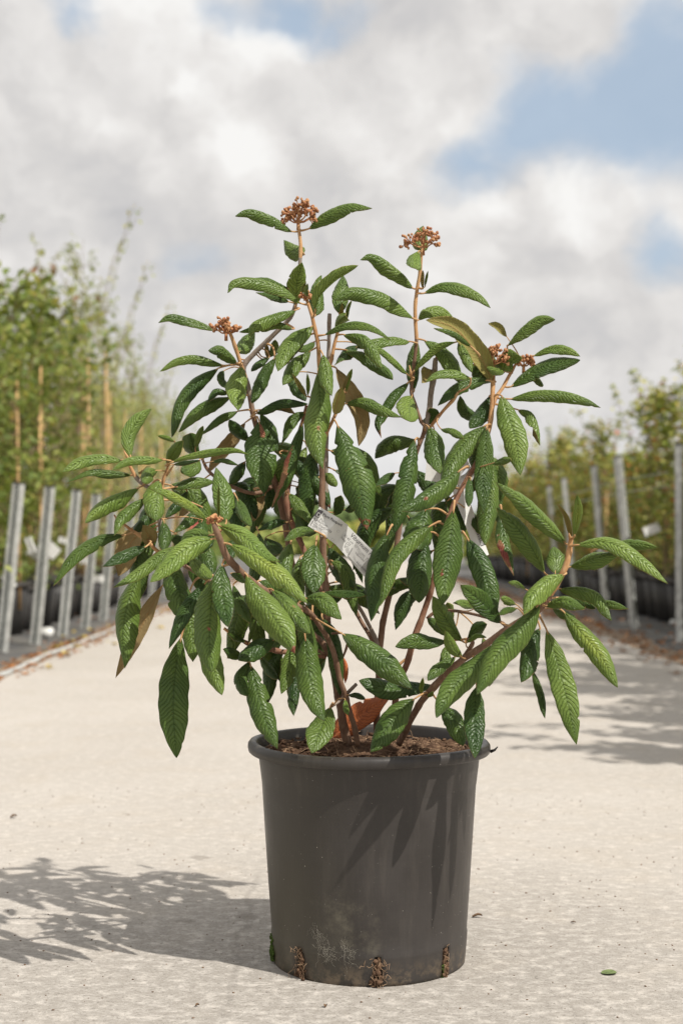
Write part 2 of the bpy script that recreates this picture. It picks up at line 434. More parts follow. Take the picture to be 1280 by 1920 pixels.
M_GALV = flat('galvanised_steel', (.47, .475, .455), .5, .5, .22, 25, .1)
M_GALD = flat('slot_dark_steel', (.20, .24, .22), .6, .3, .2, 20, .1)  # darker, greenish steel for the web inside the slot
M_WIRE = flat('steel_wire', (.35, .36, .35), .45, .5, metal=.6)
M_TRUNK = flat('sapling_bark', (.24, .17, .11), .85, .2, .35, 20)
M_TGREEN = flat('green_plastic', (.03, .22, .10), .5, .4)
M_LITTER = flat('dry_leaf_litter', (.36, .17, .07), .85, .2, .5, 30)
M_LITTERY = flat('yellow_leaf_litter', (.60, .45, .10), .8, .2, .3, 30)
M_FARD = flat('far_hedge_leaf', (.10, .14, .05), .9, .1, .5, 1.5)
M_PINK = flat('magenta_flower', (.42, .05, .09), .8, .1, .3, 3)
M_FARW = flat('far_white_sheet', (.55, .54, .55), .7, .2, .1, 1)

def m_bgleaf(stops, tr=.42):
    def f(t, b, out):
        a = attr(t, 'tone').outputs['Color']; s = t.new('ShaderNodeSeparateColor'); t.put(s.inputs[0], a)
        c = t.ramp(s.outputs[0], stops); t.put(b.inputs['Base Color'], c); b.inputs['Roughness'].default_value = .5
        b.inputs['Specular IOR Level'].default_value = .35
        x = t.new('ShaderNodeBsdfTranslucent'); t.put(x.inputs[0], t.mix(.35, c, (.35, .40, .04)))
        mx = t.new('ShaderNodeMixShader'); mx.inputs[0].default_value = tr
        t.l.new(b.outputs[0], mx.inputs[1]); t.l.new(x.outputs[0], mx.inputs[2]); t.l.new(mx.outputs[0], out.inputs[0])
    return f
M_BIRCH = mat('birch_leaf', m_bgleaf([(0, (.075, .125, .03)), (.45, (.20, .26, .06)), (.8, (.42, .45, .13)), (.93, (.42, .38, .09)), (1, (.24, .11, .05))]))
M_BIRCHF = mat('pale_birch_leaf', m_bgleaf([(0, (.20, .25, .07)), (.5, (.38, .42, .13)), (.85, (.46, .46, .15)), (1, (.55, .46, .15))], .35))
M_SHRUB = mat('autumn_shrub_leaf', m_bgleaf([(0, (.06, .10, .02)), (.4, (.24, .30, .06)), (.68, (.56, .54, .15)), (.85, (.60, .46, .12)), (.94, (.55, .19, .06)), (1, (.50, .09, .04))], .30))

# ------------------------------------------------------------------ the setting
def sheet(name, x0, x1, y0, y1, z, m, nx=1, ny=1, wob=0, **kw):
    V, F = [], []
    for j in range(ny+1):
        for i in range(nx+1):
            x = x0+(x1-x0)*i/nx; y = y0+(y1-y0)*j/ny
            if wob and (i == 0 or i == nx): x += wob*(noise.noise(Vector((x*3, y*1.3, 0)))+.4*noise.noise(Vector((x*3, y*6, 2))))
            V.append((x, y, z))
    for j in range(ny):
        for i in range(nx):
            a = j*(nx+1)+i; F.append((a, a+1, a+nx+2, a+nx+1))
    return obj(name, (V, F), m, kind='structure', **kw)
sheet('ground', -300, 300, -60, 900, -.012, M_FIELD)
sheet('nursery_bed', -16, -1.70, -8, 46, -.006, M_FAB, 1, 120, 0)
sheet('nursery_bed', 1.98, 16, -8, 46, -.006, M_FAB, 1, 120, 0)
sheet('dirt_edge', -1.84, -1.55, -6, 46, -.003, M_VERGE, 1, 300, .10)
sheet('dirt_edge', 1.72, 2.05, -6, 46, -.003, M_VERGE, 1, 300, .14)
def path():
    V, F = [], []
    ny = 260
    for j in range(ny+1):
        y = -5+55*j/ny
        xl = -1.66+.03*noise.noise(Vector((0, y*1.7, 0))); xr = 1.84+.05*noise.noise(Vector((5, y*1.3, 0)))
        for x in (xl, xl*.3, xr*.3, xr): V.append((x, y, 0.0))
    for j in range(ny):
        for i in range(3): a = j*4+i; F.append((a, a+1, a+5, a+4))
    obj('concrete_path', (V, F), M_CONC, kind='structure')
path()
# thin grey kerb strip on the left bed edge
V, F = [], []
pts = [Vector((-1.70+.04*noise.noise(Vector((3, y*1.1, 0))), y, .004)) for y in np.arange(-2, 40, .35)]
tube(V, F, pts, .016, 6); obj('bed_edging', (V, F), M_GALV, label='low grey edging strip along the left nursery bed', cat='edging')

# ------------------------------------------------------------------ background nursery stock
LV_CNT = 0
def crown_mesh(seed, H, z0, R, n, size, top_thin=.5, droop=.5, aspect=1.5, toneshift=0., shoots=9):
    "foliage of one young tree: leaves set along arching twigs; returns (mesh, twig mesh)"
    rnd = random.Random(seed)
    V, F, T = [], [], []; TV, TF = [], []
    twigs = []
    for k in range(shoots*6):
        h = z0+(H-z0)*(rnd.random()**.85); f = (h-z0)/(H-z0)
        r = R*(1-.72*f**1.4)*rnd.uniform(.45, 1.1); a = rnd.uniform(0, 2*pi)
        rise = rnd.uniform(.15, .6)*r*1.6
        p0 = Vector((0, 0, h-rise*.5)); p2 = Vector((cos(a)*r, sin(a)*r, min(H*1.03, h+rise*(.6 if k % 5 else 1.6))))
        p1 = (p0+p2)/2+Vector((0, 0, rise*.25)); twigs.append((p0, p1, p2))
        if k % 2 == 0: tube(TV, TF, [p0, p1, p2], [.004, .003, .0015], 4, False)
    for k in range(5):      # whippy leaders that stand clear of the crown
        a = rnd.uniform(0, 2*pi); q = Vector((cos(a), sin(a), 0)); z1 = rnd.uniform(.55, .85)*H; z2 = min(H*1.12, z1+rnd.uniform(.2, .4)*H)
        w3 = (q*.05+Vector((0, 0, z1*.8)), q*R*.5+Vector((0, 0, (z1+z2)/2)), q*R*rnd.uniform(.6, 1.1)+Vector((0, 0, z2)))
        twigs += [w3]*2; tube(TV, TF, list(w3), [.004, .003, .0015], 4, False)
    for k in range(3):
        a = rnd.uniform(0, 2*pi); q = Vector((cos(a), sin(a), 0))
        twigs += [(Vector((0, 0, H*.72)), q*.05+Vector((0, 0, H*.86)), q*.12+Vector((0, 0, H*rnd.uniform(.95, 1.04))))]*3
    tube(TV, TF, [Vector((0, 0, H*.5)), Vector((.01, 0, H*.75)), Vector((.03, .01, H*1.02))], [.008, .005, .002], 5, False)
    for i in range(n):
        p0, p1, p2 = twigs[rnd.randrange(len(twigs))]; s = rnd.random()**.7
        c = p0*(1-s)**2+2*p1*s*(1-s)+p2*s*s+Vector((rnd.gauss(0, .02), rnd.gauss(0, .02), rnd.gauss(0, .025)))
        sz = size*rnd.uniform(.55, 1.15); a = rnd.uniform(0, 2*pi)
        d = Vector((cos(a), sin(a), -droop*rnd.uniform(.1, 2))).normalized()
        w = d.cross(Vector((rnd.gauss(0, .5), rnd.gauss(0, .5), 1))).normalized(); nn = d.cross(w)
        b = len(V); hw = sz/aspect/2
        V += [c, c+d*sz*.35-w*hw-nn*hw*.25, c+d*sz*.4, c+d*sz*.35+w*hw-nn*hw*.25, c+d*sz]
        F += [(b, b+1, b+2), (b, b+2, b+3), (b+1, b+4, b+2), (b+2, b+4, b+3)]
        tone = min(1, max(0, rnd.gauss(.38+toneshift+.22*max(0, (c.z-z0)/(H-z0)-.5), .23)));
        if rnd.random() < .05: tone = rnd.uniform(.9, 1)
        T.append(tone)
    me = bpy.data.meshes.new('crown'); me.from_pydata(V, [], F)
    at_ = me.color_attributes.new('tone', 'FLOAT_COLOR', 'POINT')
    arr = np.zeros((len(V), 4), 'f'); arr[:, 3] = 1; arr[:, 0] = np.repeat(T, 5); at_.data.foreach_set('color', arr.ravel())
    tw = bpy.data.meshes.new('twigs'); tw.from_pydata(TV, [], TF)
    return me, tw

def tree_proto(name, seed, H, z0, R, n, size, m, cane=0, **kw):
    crown, tw = crown_mesh(seed, H, z0, R, n, size, **kw)
    root = empty(name, (0, 0, 0), 'x', 'tree')
    obj('crown', crown, m, root, smooth=False); obj('branches', tw, M_TRUNK, root)
    V, F = [], []; tube(V, F, [Vector((0, 0, .2)), Vector((.012, .01, H*.3)), Vector((-.01, 0, H*.55)), Vector((.01, 0, H*.8))], [.013, .011, .008, .005], 6)
    obj('trunk', (V, F), M_TRUNK, root)
    if cane:
        V, F = [], []; tube(V, F, [Vector((.16, -.20, .2)), Vector((.15, -.19, cane*.5)), Vector((.14, -.18, cane))], [.0125, .0115, .010], 6)
        obj('bamboo_cane', (V, F), M_CANE, root)
    return root
def pot_proto(R=.17, H=.30):
    root = empty('nursery_pot', (0, 0, 0), 'x', 'plant pot')
    prof = [(R*.78, 0), (R*.98, H*.9)]
    V, F = [], []; n = 20
    P = [(R*.78, 0), (R*.97, H*.92), (R*.97, H*.92)]
    def lathe(P, n=20):
        V, F = [], []
        for (r, z) in P:
            for k in range(n): V.append((r*cos(2*pi*k/n), r*sin(2*pi*k/n), z))
        for i in range(len(P)-1):
            for k in range(n): k2 = (k+1) % n; F.append((i*n+k, i*n+k2, (i+1)*n+k2, (i+1)*n+k))
        return V, F
    obj('pot_wall', lathe([(0.001, .002), (R*.78, .002), (R*.97, H*.93), (R*.93, H*.93)]), M_BPOT, root)
    obj('rim', lathe([(R*.97, H*.90), (R*1.05, H*.91), (R*1.05, H), (R*.97, H), (R*.95, H*.9)]), M_BPOT2, root)
    obj('potting_soil', lathe([(R*.95, H*.93), (R*.5, H*.95), (.001, H*.96)]), M_SOIL, root)
    return root

protos = {}
protos['a'] = [tree_proto('birch_sapling', 100+i, H, .36, .62, 800, .090, M_BIRCH, cane=c, toneshift=.04, droop=.6) for i, (H, c) in enumerate([(2.75, 2.1), (2.5, 1.9), (2.25, 2.0), (2.9, 1.8)])]
protos['b'] = [tree_proto('pale_birch_sapling', 200+i, H, .45, .58, 1050, .048, M_BIRCHF, cane=c, droop=.8, shoots=12) for i, (H, c) in enumerate([(3.2, 2.2), (2.9, 2.4), (2.6, 2.0)])]
protos['c'] = [tree_proto('autumn_shrub', 300+i, H, .28, .50, 1150, .068, M_SHRUB, cane=c, droop=.3, shoots=12) for i, (H, c) in enumerate([(1.75, 1.3), (1.95, 0), (1.55, 1.2), (2.1, 0)])]
ppot = pot_proto()
used = set()
ORD = {}
ORDW = ['first', 'second', 'third', 'fourth', 'fifth', 'sixth', 'seventh', 'eighth', 'ninth', 'tenth', 'eleventh', 'twelfth', 'thirteenth', 'fourteenth', 'fifteenth', 'sixteenth', 'seventeenth', 'eighteenth']
def ordinal(label, group, x, y):
    "nearest ones that show in the photo are told apart by their order from its edge"
    px = HX+x/(y-CAM_Y)*FPX
    if not -60 < px < 1340: return label+', nearer than the frame', group+', outside the frame'
    k = ORD.get(label, 0); ORD[label] = k+1
    if k < 18: return '%s from the photo edge, %s' % (ORDW[k], label), group
    return label+', farther along', group
def place_tree(key, i, x, y, sc, rz, label, cat, group):
    label, group = ordinal(label, group, x, y)
    pr = protos[key][i]
    o = pr if (key, i) not in used else copy_tree(pr)
    used.add((key, i))
    o.location = (x, y, 0); o.rotation_euler = (0, 0, rz); o.scale = (sc,)*3
    tag(o, label, cat, group); return o
used_pot = []
def place_pot(x, y, s, label, group):
    label, group = ordinal(label, group, x, y)
    o = ppot if not used_pot else copy_tree(ppot); used_pot.append(1)
    o.location = (x, y, 0); o.scale = (s, s, s); o.rotation_euler = (0, 0, random.uniform(0, 6)); tag(o, label, 'plant pot', group)

# left beds: broad-leaved birches first, pale ones behind them
y = 5.7; r = random.Random(5)
rows = [-2.42, -2.98, -3.6]
for ri, x in enumerate(rows):
    y = 5.75+ri*.2; k = 0
    while y < 20:
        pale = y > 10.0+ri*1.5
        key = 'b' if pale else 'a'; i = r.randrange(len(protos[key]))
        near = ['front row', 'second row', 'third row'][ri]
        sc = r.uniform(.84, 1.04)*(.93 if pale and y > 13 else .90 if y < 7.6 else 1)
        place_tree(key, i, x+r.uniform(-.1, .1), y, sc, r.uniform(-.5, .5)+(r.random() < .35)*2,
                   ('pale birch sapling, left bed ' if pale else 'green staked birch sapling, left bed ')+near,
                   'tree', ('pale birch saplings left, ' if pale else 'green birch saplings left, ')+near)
        if ri < 2 or y < 12: place_pot(x+r.uniform(-.05, .05), y, r.uniform(1.0, 1.25), 'black pot, left bed '+near, 'black pots in the left bed, '+near)
        y += r.uniform(.46, .6) if ri < 2 else .62
# right beds
for ri, x in enumerate([2.78, 3.35, 3.95]):
    y = .9+ri*.3
    while y < 24:
        i = r.randrange(4); near = ['front row', 'second row', 'third row'][ri]
        off = y < 5.2
        if off and ri > 0: y += .6; continue
        sc = r.uniform(.86, 1.1)*(1.42 if y < 4.4 else .94)*(1, .88, .8)[ri]
        place_tree('c', i, x+r.uniform(-.1, .1), y, sc, r.uniform(0, 6), 'yellow-green shrub, right bed '+near, 'shrub', 'autumn tinted shrubs right, '+near)
        if ri < 2: place_pot(x+r.uniform(-.05, .05), y, r.uniform(1.1, 1.35), 'black pot, right bed '+near, 'black pots in the right bed, '+near)
        y += r.uniform(.42, .56)

# steel posts
def post_proto(H):
    root = empty('steel_post', (0, 0, 0), 'x', 'post')
    V, F = [], []
    boxv(V, F, -.030, -.009, -.022, -.018, 0, H); boxv(V, F, .009, .030, -.022, -.018, 0, H)
    boxv(V, F, -.030, -.026, -.018, .018, 0, H); boxv(V, F, .026, .030, -.018, .018, 0, H)
    boxv(V, F, -.030, .030, .018, .021, 0, H)
    obj('channel', (V, F), M_GALV, root, smooth=False)
    V, F = [], []; boxv(V, F, -.0255, .0255, .010, .0175, .01, H-.004)
    obj('inner_web', (V, F), M_GALD, root, smooth=False)
    V, F = [], []; boxv(V, F, -.032, .032, -.024, .023, H+.001, H+.012)
    obj('end_cap', (V, F), M_BPOT, root, smooth=False)
    return root
lpost = post_proto(1.02); rpost = post_proto(1.30)
order = ['first', 'second', 'third', 'fourth', 'fifth', 'sixth', 'seventh', 'eighth', 'ninth', 'tenth', 'eleventh', 'twelfth']
def groundpt(px, py):
    D = CAM_Z*FPX/(py-HY); return Vector(((px-HX)/FPX*D, D+CAM_Y, 0))
lp = [groundpt(4, 1222), groundpt(66, 1208), groundpt(118, 1193), groundpt(160, 1178), groundpt(194, 1164), groundpt(228, 1150), groundpt(254, 1140), groundpt(284, 1129), groundpt(308, 1120), groundpt(330, 1112)]
for i, p in enumerate(lp):
    o = lpost if i == 0 else copy_tree(lpost); o.location = p; o.rotation_euler = (Matrix.Rotation(radians(4.8+random.uniform(-1.2, 1.2)), 3, 'Y') @ Matrix.Rotation(radians(random.uniform(-1.5, 1.5)), 3, 'X') @ Matrix.Rotation(radians(random.uniform(-14, 4)), 3, 'Z')).to_euler()
    tag(o, 'galvanised channel post, %s from the left edge of the photo' % order[i], 'post', 'steel posts along the left bed')
rp = [groundpt(1274, 1204), groundpt(1188, 1181), groundpt(1137, 1160), groundpt(1078, 1135), groundpt(1046, 1118)]
for i, p in enumerate(rp):
    o = rpost if i == 0 else copy_tree(rpost); o.location = p; o.rotation_euler = (Matrix.Rotation(radians(-4.6+random.uniform(-1, .6) if i else -.3), 3, 'Y') @ Matrix.Rotation(radians(random.uniform(50, 80)), 3, 'Z')).to_euler()
    tag(o, 'grey steel post, %s from the right edge of the photo' % order[i], 'post', 'steel posts along the right bed')
for z, nm in ((1.12, 'upper'), (1.03, 'lower')):
    V, F = [], []; tube(V, F, [p+Vector((-.077*z, -.02, z)) for p in rp], .003, 5)
    obj('support_wire', (V, F), M_WIRE, label='%s support wire strung between the right-hand posts' % nm, cat='wire')

# white plant tags in the beds
def bg_tag(px, py, Y, w, h, rot, label):
    c = at(px, py, Y); k = (Y-CAM_Y)/FPX; V, F = [], []
    n = 5
    for j in range(2):
        for i in range(n+1):
            u = (i/n-.5)*w*k; v = (j-.5)*h*k
            q = Matrix.Rotation(rot, 3, 'Y') @ Vector((u, .01*sin(i*1.2), v)); V.append(c+q)
    for i in range(n): F.append((i, i+1, n+2+i, n+1+i))
    V += [v+Vector((0, .0012, 0)) for v in V[:]]; F += [tuple(x+2*(n+1) for x in f[::-1]) for f in F[:]]
    obj('plant_tag', (V, F), M_WHITE, label=label, cat='plant tag', group='white plant tags in the beds')
bg_tag(1221, 993, 8.0, 30, 17, radians(-22), 'white plant tag tilted among the shrubs on the right')
bg_tag(68, 1036, 6.9, 30, 22, radians(30), 'wide white plant tag left, beside the second steel post')
bg_tag(58, 1022, 6.8, 12, 30, radians(-20), 'narrow white plant tag hanging left of the second steel post')
bg_tag(98, 1032, 7.0, 26, 24, radians(40), 'crumpled white plant tag right of the second steel post')
bg_tag(118, 1013, 7.2, 15, 11, radians(15), 'small white plant tag left of the third steel post')
bg_tag(18, 1090, 6.4, 14, 30, radians(-35), 'white plant tag leaning beside the leftmost steel post')
bg_tag(182, 1085, 8.6, 26, 13, radians(0), 'white plant tag between the fourth and fifth steel posts')
bg_tag(157, 1051, 8.0, 11, 12, radians(0), 'tiny white plant tag below the fourth steel post top')
bg_tag(283, 1034, 8.8, 22, 7, radians(0), 'flat white plant tag behind the shrub\'s left twig')

# small things lying in the beds
V, F = [], []; blob(V, F, (0, 0, .035), .045, 1.2, .9, .8, 10, 6, .2)
o = obj('plastic_cup', (V, F), M_WHITE, label='crumpled pale plastic cup between the left posts', cat='cup'); o.location = groundpt(88, 1196)
V, F = [], []; blob(V, F, (0, 0, .02), .03, 1.2, .9, .8, 10, 6, .2)
o = obj('white_stone', (V, F), M_WHITE, label='small white stone on the right bed', cat='stone'); o.location = groundpt(1263, 1172)
def lathev(P, n=24, cx=0, cy=0):
    V, F = [], []
    for (rr, z) in P:
        for k in range(n): V.append((cx+rr*cos(2*pi*k/n), cy+rr*sin(2*pi*k/n), z))
    for i in range(len(P)-1):
        for k in range(n): k2 = (k+1) % n; F.append((i*n+k, i*n+k2, (i+1)*n+k2, (i+1)*n+k))
    return V, F
o = obj('green_lid', lathev([(.001, .12), (.11, .115), (.12, .10), (.115, .0)], 20), M_TGREEN, label='green plastic lid by the pots at the right edge', cat='lid'); o.location = groundpt(1256, 1150)

# leaf litter along both edges
def litter(name, label, spots, m, size):
    V, F = [], []
    for (x, y) in spots:
        a = random.uniform(0, 6.3); s = size*random.uniform(.5, 1.3); b = len(V)
        d = Vector((cos(a), sin(a), 0)); w = Vector((-sin(a), cos(a), 0)); c = Vector((x, y, .004))
        V += [c-d*s*.5, c-w*s*.3+Vector((0, 0, s*.3)), c+Vector((0, 0, .002)), c+w*s*.3+Vector((0, 0, s*.25)), c+d*s*.6+Vector((0, 0, s*.1))]
        F += [(b, b+1, b+2), (b, b+2, b+3), (b+1, b+4, b+2), (b+2, b+4, b+3)]
    obj(name, (V, F), m, label=label, cat='leaf litter', kind='stuff', smooth=False)
litter('leaf_litter', 'brown leaf litter along the left path edge', [(-1.70+random.gauss(0, .07), random.uniform(3, 22)) for _ in range(1000)], M_LITTER, .045)
litter('leaf_litter', 'brown leaf litter along the right path edge', [(1.92+random.gauss(0, .12), random.uniform(3, 22)) for _ in range(1000)], M_LITTER, .045)
litter('leaf_litter', 'yellow fallen leaves beside the left bed', [(-1.66+random.gauss(0, .12), random.uniform(5, 16)) for _ in range(60)], M_LITTERY, .06)
litter('leaf_litter', 'brown leaf litter lying on the right bed', [(2.5+random.uniform(-.5, 1.2), random.uniform(4, 18)) for _ in range(500)], M_LITTER, .045)
litter('leaf_litter', 'brown leaf litter lying on the left bed', [(-2.3+random.uniform(-1.2, .5), random.uniform(4, 18)) for _ in range(300)], M_LITTER, .045)

# far stock, trees and sheds at the end of the path
def far_hedge(name, label, cat, x0, x1, y, h, m, n, size, depth=2.0, seed=1):
    rnd = random.Random(seed); V, F, T = [], [], []
    for i in range(n):
        x = rnd.uniform(x0, x1); top = h*(.72+.4*noise.noise(Vector((x*.35, y, seed)))+.25*noise.noise(Vector((x*1.3, y, seed))))
        c = Vector((x, y+rnd.uniform(-.5, .5)*depth, rnd.random()**.7*top)); s = size*rnd.uniform(.5, 1.2)
        d = Vector((rnd.gauss(0, 1), rnd.gauss(0, 1), rnd.gauss(0, 1))).normalized(); w = d.orthogonal().normalized(); b = len(V)
        V += [c-d*s*.5, c+w*s*.4, c+d*s*.5, c-w*s*.4]; F.append((b, b+1, b+2, b+3)); T += [min(1, max(0, rnd.gauss(.4, .25)))]*4
    me = bpy.data.meshes.new(name); me.from_pydata(V, [], F)
    a = me.color_attributes.new('tone', 'FLOAT_COLOR', 'POINT'); arr = np.ones((len(V), 4), 'f'); arr[:, 0] = T; a.data.foreach_set('color', arr.ravel())
    return obj(name, me, m, label=label, cat=cat, kind='stuff' if n > 100 else None, smooth=False)
far_hedge('low_hedge', 'low yellow-green planting beyond the end of the path, left side', 'hedge', -16, -1.0, 50, 1.35, M_BIRCHF, 3500, .5, seed=3)
far_hedge('low_hedge', 'low yellow-green planting beyond the end of the path, centre and right', 'hedge', -.8, 14, 46, 1.25, M_SHRUB, 3500, .5, seed=4)
far_hedge('tree_belt', 'distant dark tree belt on the horizon', 'trees', -40, 40, 95, 3.4, M_FARD, 6000, 1.2, 4, seed=5)
far_hedge('pink_flowers', 'far magenta flowering planting left of the path', 'flowers', -4.6, -3.1, 30, 1.6, M_PINK, 260, .22, 1.2, seed=6)
far_hedge('young_stock', 'far rows of young plants right of the path', 'plants', 2.9, 7, 30, 1.7, M_SHRUB, 3000, .22, 6, seed=8)
far_hedge('young_stock', 'far rows of young plants left of the path', 'plants', -7.5, -2.9, 30, 1.1, M_BIRCH, 3000, .2, 6, seed=9)
V, F = [], []; boxv(V, F, 1.6, 3.4, 38, 40, 0, .9); boxv(V, F, 1.5, 3.5, 37.9, 40.1, .9, .98)
obj('white_crate_stack', (V, F), M_FARW, label='far pale covered stack at the end of the path', cat='stack', smooth=False)

# ------------------------------------------------------------------ the pot
PX, PZ = .045, .3575
def build_pot():
    root = empty('plant_pot', (PX, 0, 0), 'large grey-black plastic plant pot with rolled rim, standing on the concrete path', 'plant pot')
    V, F = [], []
    n = 192
    slots = [radians(a) for a in (-43.5, 4, 48, 93, 138, -178, -133, -88)]
    def rad(z):
        return .1555+(.1785-.1555)*min(1, max(0, z/.335))**.9 + (.0015 if z < .05 else 0)
    zs = [0, .006, .012, .018, .024, .030, .036, .042, .047, .052, .08, .12, .17, .22, .27, .31, .330, .338]
    for z in zs:
        for k in range(n):
            a = 2*pi*k/n; rr = rad(z)*(1+.004*sin(2*a+.6)*(z/.33)+.002*sin(5*a+z*9)*(1-z*2))
            V.append((rr*sin(a), -rr*cos(a), z))
    for i in range(len(zs)-1):
        for k in range(n):
            a = (2*pi*(k+.5)/n+pi) % (2*pi)-pi
            hs = min(abs((a-s+pi) % (2*pi)-pi) for s in slots)
            if zs[i+1] <= .048 and hs < .037: continue
            k2 = (k+1) % n; F.append((i*n+k, i*n+k2, (i+1)*n+k2, (i+1)*n+k))
    o = obj('pot_wall', (V, F), M_POT, root)
    md = o.modifiers.new('thick', 'SOLIDIFY'); md.thickness = .003; md.offset = -1
    # rolled rim with a step beneath it
    P = [(.1795, .334), (.1800, .3375), (.1905, .3380), (.1955, .3388), (.1978, .341), (.1990, .347), (.1985, .3525), (.1955, .3565), (.190, .358), (.1860, .3565), (.1840, .352), (.1815, .335), (.176, .29)]
    V, F = [], []; n = 128
    for (rr, z) in P:
        for k in range(n):
            a = 2*pi*k/n; q = rr*(1+.003*sin(2*a+.6)); V.append((q*sin(a), -q*cos(a), z+.0012*sin(3*a)))
    for i in range(len(P)-1):
        for k in range(n): k2 = (k+1) % n; F.append((i*n+k, i*n+k2, (i+1)*n+k2, (i+1)*n+k))
    obj('rim', (V, F), M_POT, root)
    V, F = [], []
    # small torn plastic tab at the right of the rim
    a = radians(82); c = Vector((sin(a)*.199, -cos(a)*.199, .342)); tube(V, F, [c, c+Vector((.006, -.004, .003)), c+Vector((.011, -.006, .009))], [.003, .0022, .0008], 5)
    obj('torn_tab', (V, F), M_POT, root)
    V, F = lathev([(.001, .004), (.15, .004), (.152, .012)], 48); obj('pot_base', (V, F), M_POT, root)
    # root and soil clumps in the slots
    rnd = random.Random(3)
    for s, big in ((slots[0], 1.05), (slots[1], 1.0), (slots[2], .8)):
        V, F = [], []
        for q in range(70):
            z = rnd.uniform(.002, .044); sp = .0065*(1.6 if z < .016 else 1)*big
            aa = s+rnd.gauss(0, sp/2/.157); rr = .1555+rnd.uniform(-.004, .0045)*(1.8 if z < .015 else 1)
            blob(V, F, (rr*sin(aa), -rr*cos(aa), z), rnd.uniform(.0016, .0042), 1, 1, 1, 6, 4, .35)
        obj('root_clump', (V, F), M_SOIL, root, kind='stuff')
        V, F = [], []
        for q in range(26 if s != slots[2] else 8):
            z = rnd.uniform(.004, .05); aa = s+rnd.gauss(0, .04); rr = .160
            p = Vector((rr*sin(aa), -rr*cos(aa), z)); pts = [p]
            for w in range(4): p = p+Vector((rnd.gauss(0, .0035), -abs(rnd.gauss(0, .0012)), rnd.gauss(-.002, .004))); p.z = max(.001, p.z); pts.append(p)
            tube(V, F, pts, .00035, 4, False)
        obj('root_fibres', (V, F), M_FIBRE, root, kind='stuff')
    V, F = [], []
    for q in range(60):
        aa = slots[2]+rnd.gauss(0, .022); z = abs(rnd.gauss(0, .010)); blob(V, F, (.1575*sin(aa), -.1575*cos(aa), z), rnd.uniform(.001, .003), 1, 1, 1, 5, 3, .4)
    obj('moss_tuft', (V, F), M_MOSS, root, kind='stuff')
    V, F = [], []
    for q in range(75):
        aa = radians(-80)+rnd.gauss(0, .04); z = rnd.uniform(.006, .050)*rnd.uniform(.5, 1); blob(V, F, (.160*sin(aa), -.160*cos(aa), z), rnd.uniform(.0012, .0042), 1, 1, 1, 5, 3, .5)
    obj('moss_tuft', (V, F), M_MOSS, root, kind='stuff', label='green moss on the left foot of the pot')
    # cobwebs: threads hugging the wall
    def web(a0, z0, a1, z1, num, spread, nm):
        V, F = [], []
        for q in range(num):
            f = rnd.random(); a = radians(a0+(a1-a0)*f)+rnd.gauss(0, spread); z = z0+(z1-z0)*f+rnd.gauss(0, .006); pts = []
            da, dz = rnd.gauss(0, .007), rnd.gauss(-.0005, .0016)
            for w in range(7):
                rr = rad(z)+.0012; pts.append(Vector((rr*sin(a), -rr*cos(a), z))); a += da+rnd.gauss(0, .012); z = max(.004, z+dz+rnd.gauss(0, .0022))
            tube(V, F, pts, .00009, 3, False)
        obj('cobweb', (V, F), M_WEB, root, kind='stuff', label=nm)
    web(-33, .085, -22, .040, 70, .016, 'cobweb on the lower left of the pot')
    web(-16, .062, -9, .040, 26, .02, 'small cobweb left of the middle slot')
    # dust specks
    V, F = [], []
    for q in range(60):
        a = rnd.uniform(-1.4, 1.4); z = rnd.uniform(.01, .33); blob(V, F, (rad(z)*sin(a)*1.001, -rad(z)*cos(a)*1.001, z), rnd.choice((.0003, .0004, .0006)), 1, 1, 1, 4, 3, 0)
    obj('dust_specks', (V, F), M_WEB, root, kind='stuff')
    # soil surface
    V, F = [], []; n, m = 96, 34; R = .1795
    for j in range(m+1):
        for k in range(n):
            a = 2*pi*k/n; rr = R*j/m; x, y = rr*cos(a), rr*sin(a)
            h = .338+.007*noise.noise(Vector((x*22, y*22, 0)))+.006*noise.noise(Vector((x*70, y*70, 3)))+.004*noise.noise(Vector((x*160, y*160, 7)))
            h += .014*exp(-((x+.02)**2+y*y)/.003)+.006*exp(-((x-.09)**2+(y-.02)**2)/.003)
            V.append((x, y, h))
    for j in range(m):
        for k in range(n): k2 = (k+1) % n; F.append((j*n+k, j*n+k2, (j+1)*n+k2, (j+1)*n+k))
    obj('potting_soil', (V, F), M_SOIL, root)
    V, F = [], []
    for q in range(420):
        a = rnd.uniform(0, 2*pi); rr = R*sqrt(rnd.random())*.97; blob(V, F, (rr*cos(a), rr*sin(a), .341+rnd.uniform(-.002, .004)), rnd.uniform(.001, .005), rnd.uniform(.6, 1.6), rnd.uniform(.6, 1.3), .7, 6, 4, .4)
    obj('soil_crumbs', (V, F), M_SOIL, root, kind='stuff')
    V, F = [], []
    for q in range(230):
        a = rnd.uniform(0, 2*pi); rr = R*sqrt(rnd.random())*.95; p = Vector((rr*cos(a), rr*sin(a), .344)); pts = [p]; L = rnd.uniform(.004, .012); d = Vector((rnd.gauss(0, 1), rnd.gauss(0, 1), rnd.gauss(.15, .35))).normalized()
        for w in range(3): d = (d+Vector((rnd.gauss(0, .4), rnd.gauss(0, .4), -.15))).normalized(); p = p+d*L; p.z = max(.340, p.z); pts.append(p)
        tube(V, F, pts, rnd.choice((.0003, .0005, .0007)), 4, False)
    obj('root_fibres', (V, F), M_FIBRE, root, kind='stuff')
    return root
build_pot()

# ------------------------------------------------------------------ the shrub
shrub = empty('leatherleaf_shrub', (PX, 0, .34), 'tall leathery-leaved evergreen shrub with rust-brown flower buds, growing in the pot on the path', 'shrub')
SO = Vector((PX, 0, .34))
def loc(v): return v-SO

